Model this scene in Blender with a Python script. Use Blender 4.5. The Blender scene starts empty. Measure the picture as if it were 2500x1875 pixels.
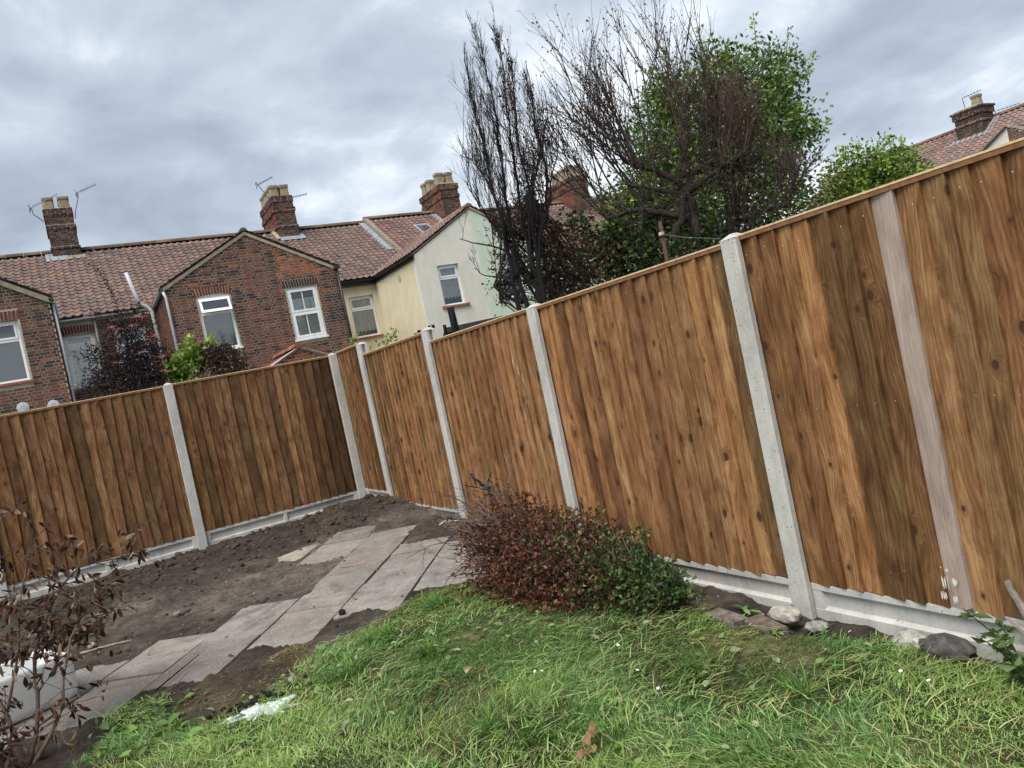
import bpy, math, random
import numpy as np
from mathutils import Vector, Matrix

random.seed(7)
rng = np.random.default_rng(11)
S = bpy.context.scene
COL = S.collection
rad = math.radians

# ------------------------------------------------------------------ camera
cam_d = bpy.data.cameras.new('camera')
cam = bpy.data.objects.new('camera', cam_d)
COL.objects.link(cam)
cam_d.sensor_fit = 'HORIZONTAL'
cam_d.sensor_width = 36.0
cam_d.lens = 1891.7 / 2500.0 * 36.0
cam_d.clip_start = 0.05
cam_d.clip_end = 2000.0
CAM = Vector((-2.746, -9.265, 1.468))
yaw, pitch, roll = rad(28.807), rad(-1.297), rad(-11.968)
fw = Vector((math.sin(yaw) * math.cos(pitch), math.cos(yaw) * math.cos(pitch), math.sin(pitch)))
rt = Vector((math.cos(yaw), -math.sin(yaw), 0.0))
up = rt.cross(fw)
rt2 = math.cos(roll) * rt + math.sin(roll) * up
up2 = -math.sin(roll) * rt + math.cos(roll) * up
cam.matrix_world = Matrix((
    (rt2.x, up2.x, -fw.x, CAM.x), (rt2.y, up2.y, -fw.y, CAM.y),
    (rt2.z, up2.z, -fw.z, CAM.z), (0, 0, 0, 1)))
S.camera = cam

# ------------------------------------------------------------------ sun, sky, exposure
SUN_DIR = Vector((-0.50, -0.30, 0.92)).normalized()      # towards the sun
sun_d = bpy.data.lights.new('sun', 'SUN')
sun_d.energy = 1.4
sun_d.angle = rad(40)
sun_d.color = (1.0, 0.955, 0.89)
sun = bpy.data.objects.new('sun', sun_d)
COL.objects.link(sun)
sun.rotation_euler = SUN_DIR.to_track_quat('Z', 'Y').to_euler()

S.view_settings.view_transform = 'Standard'
S.view_settings.look = 'None'
S.view_settings.exposure = 1.70
S.view_settings.gamma = 1.0
S.view_settings.use_curve_mapping = False

S.cycles.use_adaptive_sampling = True
S.cycles.adaptive_threshold = 0.03
S.cycles.max_bounces = 5
S.cycles.diffuse_bounces = 2
S.cycles.glossy_bounces = 2
S.cycles.transmission_bounces = 2
S.cycles.transparent_max_bounces = 6
S.cycles.caustics_reflective = False
S.cycles.caustics_refractive = False

world = bpy.data.worlds.new('World')
S.world = world
world.use_nodes = True
world.cycles.sampling_method = 'MANUAL'
world.cycles.sample_map_resolution = 256


class NT:
    """tiny node-tree helper"""
    def __init__(s, tree):
        s.t = tree
        s.t.nodes.clear()

    def n(s, typ, **kw):
        nd = s.t.nodes.new(typ)
        ins = kw.pop('ins', {})
        for k, v in kw.items():
            setattr(nd, k, v)
        for k, v in ins.items():
            if isinstance(v, tuple) and len(v) == 2 and hasattr(v[0], 'outputs'):
                s.t.links.new(v[0].outputs[v[1]], nd.inputs[k])
            elif hasattr(v, 'outputs'):
                s.t.links.new(v.outputs[0], nd.inputs[k])
            else:
                nd.inputs[k].default_value = v
        return nd

    def math(s, op, a, b=None, c=None, clamp=False):
        ins = {0: a}
        if b is not None:
            ins[1] = b
        if c is not None:
            ins[2] = c
        nd = s.n('ShaderNodeMath', operation=op, ins=ins)
        nd.use_clamp = clamp
        return nd

    def vmath(s, op, a, b=None):
        ins = {0: a}
        if b is not None:
            ins[1] = b
        return s.n('ShaderNodeVectorMath', operation=op, ins=ins)

    def mix(s, fac, a, b, mode='MIX'):
        return s.n('ShaderNodeMixRGB', blend_type=mode, ins={0: fac, 1: a, 2: b})

    def ramp(s, fac, stops, interp='LINEAR'):
        nd = s.n('ShaderNodeValToRGB', ins={0: fac})
        cr = nd.color_ramp
        cr.interpolation = interp
        while len(cr.elements) < len(stops):
            cr.elements.new(0.5)
        for e, (p, c) in zip(cr.elements, stops):
            e.position = p
            e.color = c if len(c) == 4 else (*c, 1.0)
        return nd

    def noise(s, vec, scale, detail=4.0, rough=0.55, dist=0.0):
        return s.n('ShaderNodeTexNoise', ins={'Vector': vec, 'Scale': scale, 'Detail': detail,
                                              'Roughness': rough, 'Distortion': dist})

    def maprange(s, v, a, b, c=0.0, d=1.0):
        return s.n('ShaderNodeMapRange', ins={0: v, 1: a, 2: b, 3: c, 4: d})


# overcast sky: Nishita blue behind procedural cloud layers that thin and brighten to the horizon
w = NT(world.node_tree)
sky = w.n('ShaderNodeTexSky', sky_type='NISHITA', sun_disc=False)
sky.sun_elevation = math.asin(SUN_DIR.z)
sky.sun_rotation = math.atan2(SUN_DIR.x, SUN_DIR.y)
tc = w.n('ShaderNodeTexCoord')
sep = w.n('ShaderNodeSeparateXYZ', ins={0: (tc, 'Generated')})
zc = w.math('ADD', w.math('MAXIMUM', (sep, 'Z'), 0.0), 0.30)
px = w.math('DIVIDE', (sep, 'X'), zc)
py = w.math('DIVIDE', (sep, 'Y'), zc)
pv = w.n('ShaderNodeCombineXYZ', ins={0: px, 1: py, 2: 3.7})
n1 = w.noise(pv, 1.25, 3.0, 0.50, 0.35)
n2 = w.noise(pv, 3.6, 5.0, 0.56, 0.25)
n3 = w.noise(pv, 0.5, 2.0, 0.5, 0.2)
mixn = w.math('ADD', w.math('MULTIPLY', n1, 0.46), w.math('ADD', w.math('MULTIPLY', n2, 0.30), w.math('MULTIPLY', n3, 0.24)))
mixn = w.math('MULTIPLY', w.math('SUBTRACT', mixn, 0.5), 3.4)
elev = w.maprange((sep, 'Z'), 0.12, 0.40)
elev.clamp = True
# far cloud low over the roofs is thin and bright, the near cloud base overhead darker
cv = w.math('ADD', mixn, w.math('SUBTRACT', 0.74, w.math('MULTIPLY', elev, 0.36)))
cl = w.ramp(cv, [(0.10, (0.122, 0.140, 0.170)), (0.30, (0.156, 0.177, 0.210)), (0.52, (0.208, 0.232, 0.264)),
                 (0.72, (0.335, 0.354, 0.374)), (0.94, (0.430, 0.442, 0.452))])
bg1 = w.n('ShaderNodeBackground', ins={0: sky, 1: 0.06})
bg2 = w.n('ShaderNodeBackground', ins={0: cl, 1: 0.98})
mx = w.n('ShaderNodeMixShader', ins={0: 0.92, 1: bg1, 2: bg2})
w.n('ShaderNodeOutputWorld', ins={0: mx})

# ------------------------------------------------------------------ helpers
def tag(o, label=None, cat=None, group=None, kind=None):
    if label:
        o['label'] = label
    if cat:
        o['category'] = cat
    if group:
        o['group'] = group
    if kind:
        o['kind'] = kind
    return o


def thing(name, label, cat, loc=(0, 0, 0), rotz=0.0, group=None):
    o = bpy.data.objects.new(name, None)
    o.empty_display_size = 0.1
    COL.objects.link(o)
    o.location = loc
    o.rotation_euler = (0, 0, rotz)
    return tag(o, label, cat, group)


def origin(p):
    v = Vector((0, 0, 0))
    while p is not None:
        v += p.location
        p = p.parent
    return v


def link(name, me, parent=None):
    o = bpy.data.objects.new(name, me)
    COL.objects.link(o)
    if parent is not None:
        o.parent = parent
    return o


class MB:
    def __init__(s):
        s.v, s.f, s.c, s.m = [], [], [], []

    def add(s, verts, faces, col=(1, 1, 1), mi=0):
        o = len(s.v)
        s.v += [tuple(v) for v in verts]
        s.f += [tuple(i + o for i in f) for f in faces]
        s.c += [col] * len(verts)
        s.m += [mi] * len(faces)

    def box(s, x0, x1, y0, y1, z0, z1, col=(1, 1, 1), mi=0):
        s.add([(x0, y0, z0), (x1, y0, z0), (x1, y1, z0), (x0, y1, z0), (x0, y0, z1), (x1, y0, z1), (x1, y1, z1), (x0, y1, z1)],
              [(0, 3, 2, 1), (4, 5, 6, 7), (0, 1, 5, 4), (1, 2, 6, 5), (2, 3, 7, 6), (3, 0, 4, 7)], col, mi)

    def fbox(s, fr, u0, u1, z0, z1, n0, n1, col=(1, 1, 1), mi=0):
        """box in a wall frame fr=(origin, udir, ndir): n grows outwards"""
        o, ud, nd = fr
        P = lambda u, z, n: (o[0] + ud[0] * u + nd[0] * n, o[1] + ud[1] * u + nd[1] * n, z)
        vs = [P(u0, z0, n0), P(u1, z0, n0), P(u1, z0, n1), P(u0, z0, n1), P(u0, z1, n0), P(u1, z1, n0), P(u1, z1, n1), P(u0, z1, n1)]
        s.add(vs, [(0, 3, 2, 1), (4, 5, 6, 7), (0, 1, 5, 4), (1, 2, 6, 5), (2, 3, 7, 6), (3, 0, 4, 7)], col, mi)

    def obox(s, p0, p1, wd, ht, col=(1, 1, 1), upv=(0, 0, 1), mi=0):
        """bar from p0 to p1"""
        p0, p1 = Vector(p0), Vector(p1)
        d = (p1 - p0).normalized()
        a = d.cross(Vector(upv))
        if a.length < 1e-4:
            a = d.cross(Vector((1, 0, 0)))
        a.normalize()
        b = a.cross(d)
        vs = []
        for p in (p0, p1):
            for i, j in ((-1, -1), (1, -1), (1, 1), (-1, 1)):
                vs.append(tuple(p + a * i * wd / 2 + b * j * ht / 2))
        s.add(vs, [(0, 1, 2, 3), (7, 6, 5, 4), (0, 4, 5, 1), (1, 5, 6, 2), (2, 6, 7, 3), (3, 7, 4, 0)], col, mi)

    def tube(s, pts, rr, n=6, col=(1, 1, 1), cap=True, mi=0):
        pts = [Vector(p) for p in pts]
        if not hasattr(rr, '__len__'):
            rr = [rr] * len(pts)
        vs, fs = [], []
        prev = None
        for i, p in enumerate(pts):
            d = (pts[min(i + 1, len(pts) - 1)] - pts[max(i - 1, 0)])
            if d.length < 1e-9:
                d = Vector((0, 0, 1))
            d.normalize()
            if prev is None:
                a = d.orthogonal().normalized()
            else:
                a = prev - d * prev.dot(d)
                a = d.orthogonal().normalized() if a.length < 1e-5 else a.normalized()
            prev = a
            b = d.cross(a)
            for k in range(n):
                t = 2 * math.pi * k / n
                vs.append(tuple(p + (a * math.cos(t) + b * math.sin(t)) * rr[i]))
        for i in range(len(pts) - 1):
            for k in range(n):
                fs.append((i * n + k, i * n + (k + 1) % n, (i + 1) * n + (k + 1) % n, (i + 1) * n + k))
        if cap:
            fs.append(tuple(range(n - 1, -1, -1)))
            fs.append(tuple((len(pts) - 1) * n + k for k in range(n)))
        s.add(vs, fs, col, mi)

    def lathe(s, c, prof, n=10, col=(1, 1, 1), square=False):
        vs, fs = [], []
        for r, z in prof:
            for k in range(n):
                t = 2 * math.pi * (k + 0.5) / n
                q = r / max(abs(math.cos(t)), abs(math.sin(t))) if square else r
                vs.append((c[0] + q * math.cos(t), c[1] + q * math.sin(t), c[2] + z))
        m = len(prof)
        for i in range(m - 1):
            for k in range(n):
                fs.append((i * n + k, i * n + (k + 1) % n, (i + 1) * n + (k + 1) % n, (i + 1) * n + k))
        s.add(vs, fs, col)

    def build(s, name, mats, parent=None, smooth=False, local=False, kind=None):
        if not isinstance(mats, (list, tuple)):
            mats = [mats]
        V = np.array(s.v, dtype=np.float32).reshape(-1, 3)
        if parent is not None and not local:
            V = V - np.array(origin(parent), dtype=np.float32)
        me = bpy.data.meshes.new(name)
        me.from_pydata(V.tolist(), [], s.f)
        ca = me.color_attributes.new('Col', 'FLOAT_COLOR', 'POINT')
        C = np.ones((len(s.v), 4), dtype=np.float32)
        C[:, :3] = np.array(s.c, dtype=np.float32)
        ca.data.foreach_set('color', C.ravel())
        for m in mats:
            me.materials.append(M[m])
        if len(mats) > 1:
            me.polygons.foreach_set('material_index', s.m)
        if smooth:
            me.polygons.foreach_set('use_smooth', [True] * len(me.polygons))
        o = link(name, me, parent)
        if kind:
            o['kind'] = kind
        return o


def np_mesh(name, V, F, C, mat, parent=None, smooth=False, kind=None, local=False):
    """V (n,3), F (m,k) same-size faces, C (n,3)"""
    V = np.asarray(V, dtype=np.float32)
    if parent is not None and not local:
        V = V - np.array(origin(parent), dtype=np.float32)
    F = np.asarray(F, dtype=np.int32)
    me = bpy.data.meshes.new(name)
    me.vertices.add(len(V))
    me.vertices.foreach_set('co', V.ravel())
    k = F.shape[1]
    me.loops.add(F.size)
    me.loops.foreach_set('vertex_index', F.ravel())
    me.polygons.add(len(F))
    me.polygons.foreach_set('loop_start', np.arange(0, F.size, k, dtype=np.int32))
    me.polygons.foreach_set('loop_total', np.full(len(F), k, dtype=np.int32))
    if smooth:
        me.polygons.foreach_set('use_smooth', np.ones(len(F), dtype=bool))
    me.update(calc_edges=True)
    ca = me.color_attributes.new('Col', 'FLOAT_COLOR', 'POINT')
    CC = np.ones((len(V), 4), dtype=np.float32)
    CC[:, :3] = C
    ca.data.foreach_set('color', CC.ravel())
    me.materials.append(M[mat])
    o = link(name, me, parent)
    if kind:
        o['kind'] = kind
    return o


def vnoise(x, y, seed=0):
    """smooth value noise in 0..1 (numpy)"""
    x = np.asarray(x, dtype=np.float64)
    y = np.asarray(y, dtype=np.float64)
    xi = np.floor(x).astype(np.int64)
    yi = np.floor(y).astype(np.int64)
    fx, fy = x - xi, y - yi
    fx = fx * fx * (3 - 2 * fx)
    fy = fy * fy * (3 - 2 * fy)

    def h(a, b):
        n = (a * 374761393 + b * 668265263 + seed * 1442695041) & 0xFFFFFFFF
        n = ((n ^ (n >> 13)) * 1274126177) & 0xFFFFFFFF
        return ((n ^ (n >> 16)) & 0xFFFF) / 65535.0
    return (h(xi, yi) * (1 - fx) + h(xi + 1, yi) * fx) * (1 - fy) + (h(xi, yi + 1) * (1 - fx) + h(xi + 1, yi + 1) * fx) * fy


def fbm(x, y, seed=0, oct=4):
    r, a, t = 0.0, 1.0, 0.0
    for i in range(oct):
        r = r + a * vnoise(np.asarray(x) * 2 ** i, np.asarray(y) * 2 ** i, seed + i * 17)
        t += a
        a *= 0.5
    return r / t


def inpoly(x, y, poly):
    x = np.asarray(x)
    y = np.asarray(y)
    ins = np.zeros(x.shape, dtype=bool)
    j = len(poly) - 1
    for i in range(len(poly)):
        xi, yi = poly[i]
        xj, yj = poly[j]
        c = ((yi > y) != (yj > y)) & (x < (xj - xi) * (y - yi) / (yj - yi + 1e-12) + xi)
        ins ^= c
        j = i
    return ins


# ------------------------------------------------------------------ materials
M = {}


def new_mat(name):
    m = bpy.data.materials.new(name)
    m.use_nodes = True
    M[name] = m
    return NT(m.node_tree)


def finish(t, col, rough=0.8, bump=None, bstr=0.3, bdist=0.01, spec=0.3, metal=0.0, normal_in=None):
    ins = {'Base Color': col, 'Roughness': rough, 'Metallic': metal, 'Specular IOR Level': spec}
    if bump is not None:
        b = t.n('ShaderNodeBump', ins={'Strength': bstr, 'Distance': bdist, 'Height': bump})
        ins['Normal'] = b
    p = t.n('ShaderNodeBsdfPrincipled', ins=ins)
    t.n('ShaderNodeOutputMaterial', ins={0: p})
    return p


def simple(name, rgb, rough=0.7, nscale=8.0, var=0.25, bstr=0.15, spec=0.3, metal=0.0, attr=False, bdist=0.01):
    t = new_mat(name)
    tc = t.n('ShaderNodeTexCoord')
    nz = t.noise((tc, 'Object'), nscale, 6.0, 0.6)
    base = t.mix(1.0, t.n('ShaderNodeAttribute', attribute_name='Col'), (*rgb, 1), 'MULTIPLY') if attr else None
    lo = tuple(c * (1 - var) for c in rgb)
    hi = tuple(min(1, c * (1 + var)) for c in rgb)
    col = t.ramp(nz, [(0.3, lo), (0.7, hi)])
    if attr:
        col = t.mix(1.0, col, (t.n('ShaderNodeAttribute', attribute_name='Col'), 'Color'), 'MULTIPLY')
    finish(t, col, rough, nz, bstr, bdist, spec, metal)


def wood(name, dark, mid, light, knot, sat=1.0):
    """treated softwood board: grain runs along local z, bends round knots"""
    t = new_mat(name)
    tc = t.n('ShaderNodeTexCoord')
    oi = t.n('ShaderNodeObjectInfo')
    sp = t.n('ShaderNodeSeparateXYZ', ins={0: (tc, 'Object')})
    r = (oi, 'Random')
    x = t.math('ADD', (sp, 'X'), t.math('MULTIPLY', r, 7.3))
    z = t.math('ADD', (sp, 'Z'), t.math('MULTIPLY', r, 31.7))
    # knots
    kv = t.n('ShaderNodeCombineXYZ', ins={0: t.math('MULTIPLY', x, 8.5), 1: t.math('MULTIPLY', z, 6.2), 2: 0.0})
    vo = t.n('ShaderNodeTexVoronoi', voronoi_dimensions='2D', ins={'Vector': kv, 'Scale': 1.0, 'Randomness': 1.0})
    vs = t.n('ShaderNodeSeparateXYZ', ins={0: (vo, 'Color')})
    has = t.math('GREATER_THAN', (vs, 'X'), 0.76)
    size = t.math('ADD', t.math('MULTIPLY', (vs, 'Y'), 0.115), 0.055)
    kd = t.math('DIVIDE', (vo, 'Distance'), size)                 # 1 at the knot's rim
    kin = t.math('MULTIPLY', t.maprange(kd, 1.12, 0.80), has)      # knot body
    halo = t.math('MULTIPLY', t.math('POWER', t.maprange(kd, 3.6, 0.9), 2.0), has)
    # grain
    wv = t.n('ShaderNodeCombineXYZ', ins={0: t.math('MULTIPLY', x, 3.0), 1: 0.0, 2: t.math('MULTIPLY', z, 0.8)})
    warp = t.noise(wv, 1.4, 3.0, 0.5)
    gx = t.math('ADD', t.math('MULTIPLY', x, 26.0), t.math('ADD', t.math('MULTIPLY', warp, 6.5), t.math('MULTIPLY', halo, 2.2)))
    gv = t.n('ShaderNodeCombineXYZ', ins={0: gx, 1: 0.0, 2: t.math('MULTIPLY', z, 0.55)})
    g1 = t.noise(gv, 2.0, 5.0, 0.62)
    g2 = t.n('ShaderNodeTexWave', wave_type='BANDS', bands_direction='X', wave_profile='SIN',
             ins={'Vector': gv, 'Scale': 0.62, 'Distortion': 5.0, 'Detail': 3.0, 'Detail Scale': 0.7})
    fv = t.n('ShaderNodeCombineXYZ', ins={0: t.math('MULTIPLY', x, 170.0), 1: 0.0, 2: t.math('MULTIPLY', z, 9.0)})
    fine = t.noise(fv, 1.0, 3.0, 0.6)
    # stain: preservative took unevenly along the boards
    sv = t.n('ShaderNodeCombineXYZ', ins={0: t.math('MULTIPLY', x, 11.0), 1: 0.0, 2: t.math('MULTIPLY', z, 3.6)})
    stain = t.noise(sv, 1.0, 6.0, 0.66, 0.5)
    val = t.math('ADD', t.math('MULTIPLY', g1, 0.24),
                 t.math('ADD', t.math('MULTIPLY', (g2, 'Fac'), 0.06),
                        t.math('ADD', t.math('MULTIPLY', stain, 0.56), t.math('MULTIPLY', fine, 0.14))))
    col = t.ramp(val, [(0.34, dark), (0.48, mid), (0.63, light)])
    col = t.mix(1.0, col, (t.n('ShaderNodeAttribute', attribute_name='Col'), 'Color'), 'MULTIPLY')
    hl = t.mix(t.math('MULTIPLY', halo, 0.62), col, tuple(c * 0.42 for c in mid) + (1,))
    rings = t.math('SINE', t.math('MULTIPLY', kd, 16.0))
    kcol = t.mix(t.math('MULTIPLY', t.math('ADD', rings, 1.0), 0.28), (*knot, 1), (*[c * 2.2 for c in knot], 1))
    col = t.mix(kin, hl, kcol)
    # saw marks and fine fibre
    saw = t.noise(t.n('ShaderNodeCombineXYZ', ins={0: t.math('MULTIPLY', x, 4.0), 1: 0.0, 2: t.math('MULTIPLY', z, 130.0)}), 1.0, 2.0)
    h = t.math('ADD', t.math('MULTIPLY', g1, 0.8), t.math('ADD', t.math('MULTIPLY', fine, 0.5), t.math('MULTIPLY', saw, 0.25)))
    finish(t, col, 0.82, h, 0.35, 0.004, 0.2)


wood('fence_wood', (0.084, 0.038, 0.016), (0.220, 0.113, 0.048), (0.43, 0.258, 0.122), (0.050, 0.023, 0.012))
wood('grey_wood', (0.235, 0.185, 0.150), (0.35, 0.29, 0.245), (0.45, 0.385, 0.33), (0.060, 0.040, 0.032))
wood('charred_wood', (0.006, 0.006, 0.006), (0.012, 0.011, 0.011), (0.03, 0.028, 0.028), (0.004, 0.004, 0.004))
simple('pale_wood', (0.62, 0.46, 0.27), 0.75, 30, 0.2, 0.1, 0.2)
simple('strip_wood', (0.21, 0.105, 0.052), 0.8, 30, 0.3, 0.2, 0.2)
simple('white_paint', (0.72, 0.70, 0.63), 0.7, 40, 0.12, 0.3)
simple('steel', (0.55, 0.54, 0.52), 0.35, 10, 0.1, 0.0, 0.5, 0.8)


def concrete_mat():
    t = new_mat('concrete')
    tc = t.n('ShaderNodeTexCoord')
    o = (tc, 'Object')
    a = t.noise(o, 5.0, 6.0, 0.65)
    b = t.noise(o, 55.0, 4.0, 0.7)
    st = t.noise(t.vmath('MULTIPLY', o, (9.0, 9.0, 1.1)), 1.0, 4.0, 0.6)
    v = t.math('ADD', t.math('MULTIPLY', a, 0.45), t.math('ADD', t.math('MULTIPLY', b, 0.25), t.math('MULTIPLY', st, 0.3)))
    col = t.ramp(v, [(0.33, (0.30, 0.29, 0.27)), (0.5, (0.46, 0.448, 0.42)), (0.68, (0.60, 0.59, 0.56))])
    grn = t.maprange(t.noise(t.vmath('MULTIPLY', o, (6.0, 6.0, 1.6)), 1.0, 6.0, 0.7, 0.8), 0.50, 0.70)
    col = t.mix(t.math('MULTIPLY', grn, 0.45), col, (0.20, 0.195, 0.155, 1))
    vo = t.n('ShaderNodeTexVoronoi', ins={'Vector': o, 'Scale': 48.0, 'Randomness': 1.0})
    vs = t.n('ShaderNodeSeparateXYZ', ins={0: (vo, 'Color')})
    hole = t.math('MULTIPLY', t.math('LESS_THAN', (vo, 'Distance'), t.math('MULTIPLY', (vs, 'Y'), 0.20)), t.math('GREATER_THAN', (vs, 'X'), 0.55))
    col = t.mix(t.math('MULTIPLY', hole, 0.8), col, (0.10, 0.095, 0.09, 1))
    h = t.math('SUBTRACT', t.math('MULTIPLY', b, 0.4), hole)
    finish(t, col, 0.88, h, 0.4, 0.004, 0.25)


concrete_mat()


def slab_mat():
    t = new_mat('paving')
    tc = t.n('ShaderNodeTexCoord')
    o = (tc, 'Object')
    a = t.noise(o, 2.6, 7.0, 0.65, 0.6)
    b = t.noise(o, 90.0, 4.0, 0.7)
    c = t.noise(o, 9.0, 6.0, 0.7, 0.4)
    v = t.math('ADD', t.math('MULTIPLY', a, 0.42), t.math('ADD', t.math('MULTIPLY', b, 0.25), t.math('MULTIPLY', c, 0.33)))
    col = t.ramp(v, [(0.32, (0.105, 0.097, 0.087)), (0.48, (0.205, 0.192, 0.175)), (0.64, (0.315, 0.298, 0.275))])
    # dirt trodden over the slabs, pinkish weathering
    d = t.maprange(t.noise(o, 3.3, 8.0, 0.72, 1.0), 0.52, 0.68)
    col = t.mix(t.math('MULTIPLY', d, 0.72), col, (0.075, 0.062, 0.052, 1))
    pk = t.maprange(t.noise(o, 1.7, 3.0), 0.52, 0.66)
    col = t.mix(t.math('MULTIPLY', pk, 0.3), col, (0.30, 0.225, 0.20, 1))
    vo = t.n('ShaderNodeTexVoronoi', ins={'Vector': o, 'Scale': 60.0})
    vs = t.n('ShaderNodeSeparateXYZ', ins={0: (vo, 'Color')})
    peb = t.math('MULTIPLY', t.math('LESS_THAN', (vo, 'Distance'), 0.33), t.math('GREATER_THAN', (vs, 'X'), 0.86))
    col = t.mix(t.math('MULTIPLY', peb, 0.6), col, (0.50, 0.47, 0.42, 1))
    col = t.mix(1.0, col, (t.n('ShaderNodeAttribute', attribute_name='Col'), 'Color'), 'MULTIPLY')
    finish(t, col, 0.9, t.math('ADD', b, t.math('MULTIPLY', c, 1.2)), 0.35, 0.006, 0.2)


slab_mat()


def ground_mat():
    t = new_mat('ground')
    tc = t.n('ShaderNodeTexCoord')
    o = (tc, 'Object')
    a = t.noise(o, 3.0, 8.0, 0.7, 0.5)
    b = t.noise(o, 45.0, 6.0, 0.75)
    c = t.noise(o, 14.0, 7.0, 0.7)
    v = t.math('ADD', t.math('MULTIPLY', a, 0.4), t.math('ADD', t.math('MULTIPLY', b, 0.3), t.math('MULTIPLY', c, 0.3)))
    col = t.ramp(v, [(0.38, (0.36, 0.35, 0.34)), (0.5, (1.0, 1.0, 1.0)), (0.62, (2.1, 2.0, 1.85))])
    col = t.mix(1.0, col, (t.n('ShaderNodeAttribute', attribute_name='Col'), 'Color'), 'MULTIPLY')
    finish(t, col, 0.95, t.math('ADD', b, t.math('MULTIPLY', c, 1.5)), 0.9, 0.02, 0.1)


ground_mat()


def attr_mat(name, rough=0.6, spec=0.25, transl=0.0, nscale=20.0, var=0.25, bstr=0.2, objcol=False, bdist=0.01, tcol=(1.25, 1.25, 0.6)):
    """colour from the Col attribute (and the object colour), broken up by noise"""
    t = new_mat(name)
    tc = t.n('ShaderNodeTexCoord')
    nz = t.noise((tc, 'Object'), nscale, 5.0, 0.65)
    col = (t.n('ShaderNodeAttribute', attribute_name='Col'), 'Color')
    if objcol:
        oi = t.n('ShaderNodeObjectInfo')
        col = t.mix(1.0, col, (oi, 'Color'), 'MULTIPLY')
    k = t.ramp(nz, [(0.3, (1 - var,) * 3), (0.7, (1 + var,) * 3)])
    col = t.mix(1.0, col, k, 'MULTIPLY')
    if transl > 0:
        ins = {'Base Color': col, 'Roughness': rough, 'Specular IOR Level': spec}
        p = t.n('ShaderNodeBsdfPrincipled', ins=ins)
        tr = t.n('ShaderNodeBsdfTranslucent', ins={0: t.mix(1.0, col, (*tcol, 1), 'MULTIPLY')})
        m = t.n('ShaderNodeMixShader', ins={0: transl, 1: p, 2: tr})
        t.n('ShaderNodeOutputMaterial', ins={0: m})
    else:
        finish(t, col, rough, nz, bstr, bdist, spec)


attr_mat('brick', 0.9, 0.15, 0, 45.0, 0.35, 0.5, True, 0.004)
attr_mat('tile', 0.85, 0.2, 0, 1.6, 0.35, 0.3, True, 0.004)
attr_mat('grass', 0.75, 0.12, 0.35, 4.0, 0.15)
attr_mat('leaf', 0.45, 0.4, 0.30, 6.0, 0.2)
attr_mat('matt_leaf', 0.8, 0.1, 0.2, 6.0, 0.2)
attr_mat('dry_leaf', 0.75, 0.2, 0.22, 30.0, 0.3, tcol=(1.2, 0.9, 0.6))
attr_mat('bark', 0.9, 0.15, 0, 30.0, 0.4, 0.6, False, 0.01)
attr_mat('clod', 0.95, 0.1, 0, 60.0, 0.35, 0.7, False, 0.01)
attr_mat('stone', 0.85, 0.2, 0, 24.0, 0.6, 0.8, False, 0.02)
simple('mortar', (0.43, 0.385, 0.31), 0.95, 20, 0.25, 0.3, 0.1)
simple('cement', (0.235, 0.205, 0.155), 0.92, 9, 0.3, 0.4, 0.15, attr=True)
simple('lead', (0.30, 0.335, 0.375), 0.5, 6, 0.2, 0.1, 0.4, 0.3)
simple('upvc', (0.80, 0.81, 0.82), 0.35, 3, 0.03, 0.0, 0.5)
simple('pipe_grey', (0.47, 0.50, 0.52), 0.5, 5, 0.12, 0.0, 0.4)
simple('pipe_black', (0.016, 0.017, 0.019), 0.45, 5, 0.2, 0.0, 0.4)
simple('terracotta_sill', (0.30, 0.10, 0.075), 0.8, 12, 0.25, 0.2)
simple('pot_buff', (0.27, 0.225, 0.155), 0.85, 8, 0.25, 0.2, 0.2)
simple('curtain', (0.80, 0.81, 0.79), 0.9, 30, 0.18, 0.05, 0.1, attr=True)
simple('room_dark', (0.035, 0.037, 0.038), 0.95, 3, 0.3, 0.0, 0.1)
simple('felt', (0.035, 0.037, 0.042), 0.85, 20, 0.3, 0.3, 0.2)
simple('aerial_metal', (0.12, 0.115, 0.15), 0.5, 5, 0.2, 0.0, 0.5, 0.4)
simple('rust_pole', (0.075, 0.038, 0.033), 0.8, 25, 0.3, 0.2, 0.2)
simple('ceramic', (0.68, 0.685, 0.68), 0.18, 2, 0.03, 0.0, 0.6)
simple('dark_hole', (0.03, 0.022, 0.015), 0.8, 10, 0.2)
simple('petal', (0.85, 0.85, 0.83), 0.6, 5, 0.05, 0.0)
simple('ash', (0.52, 0.575, 0.55), 0.95, 28, 0.28, 0.6, 0.1, bdist=0.02)
simple('bark_peel', (0.22, 0.125, 0.065), 0.8, 22, 0.5, 0.4, 0.2)


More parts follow.
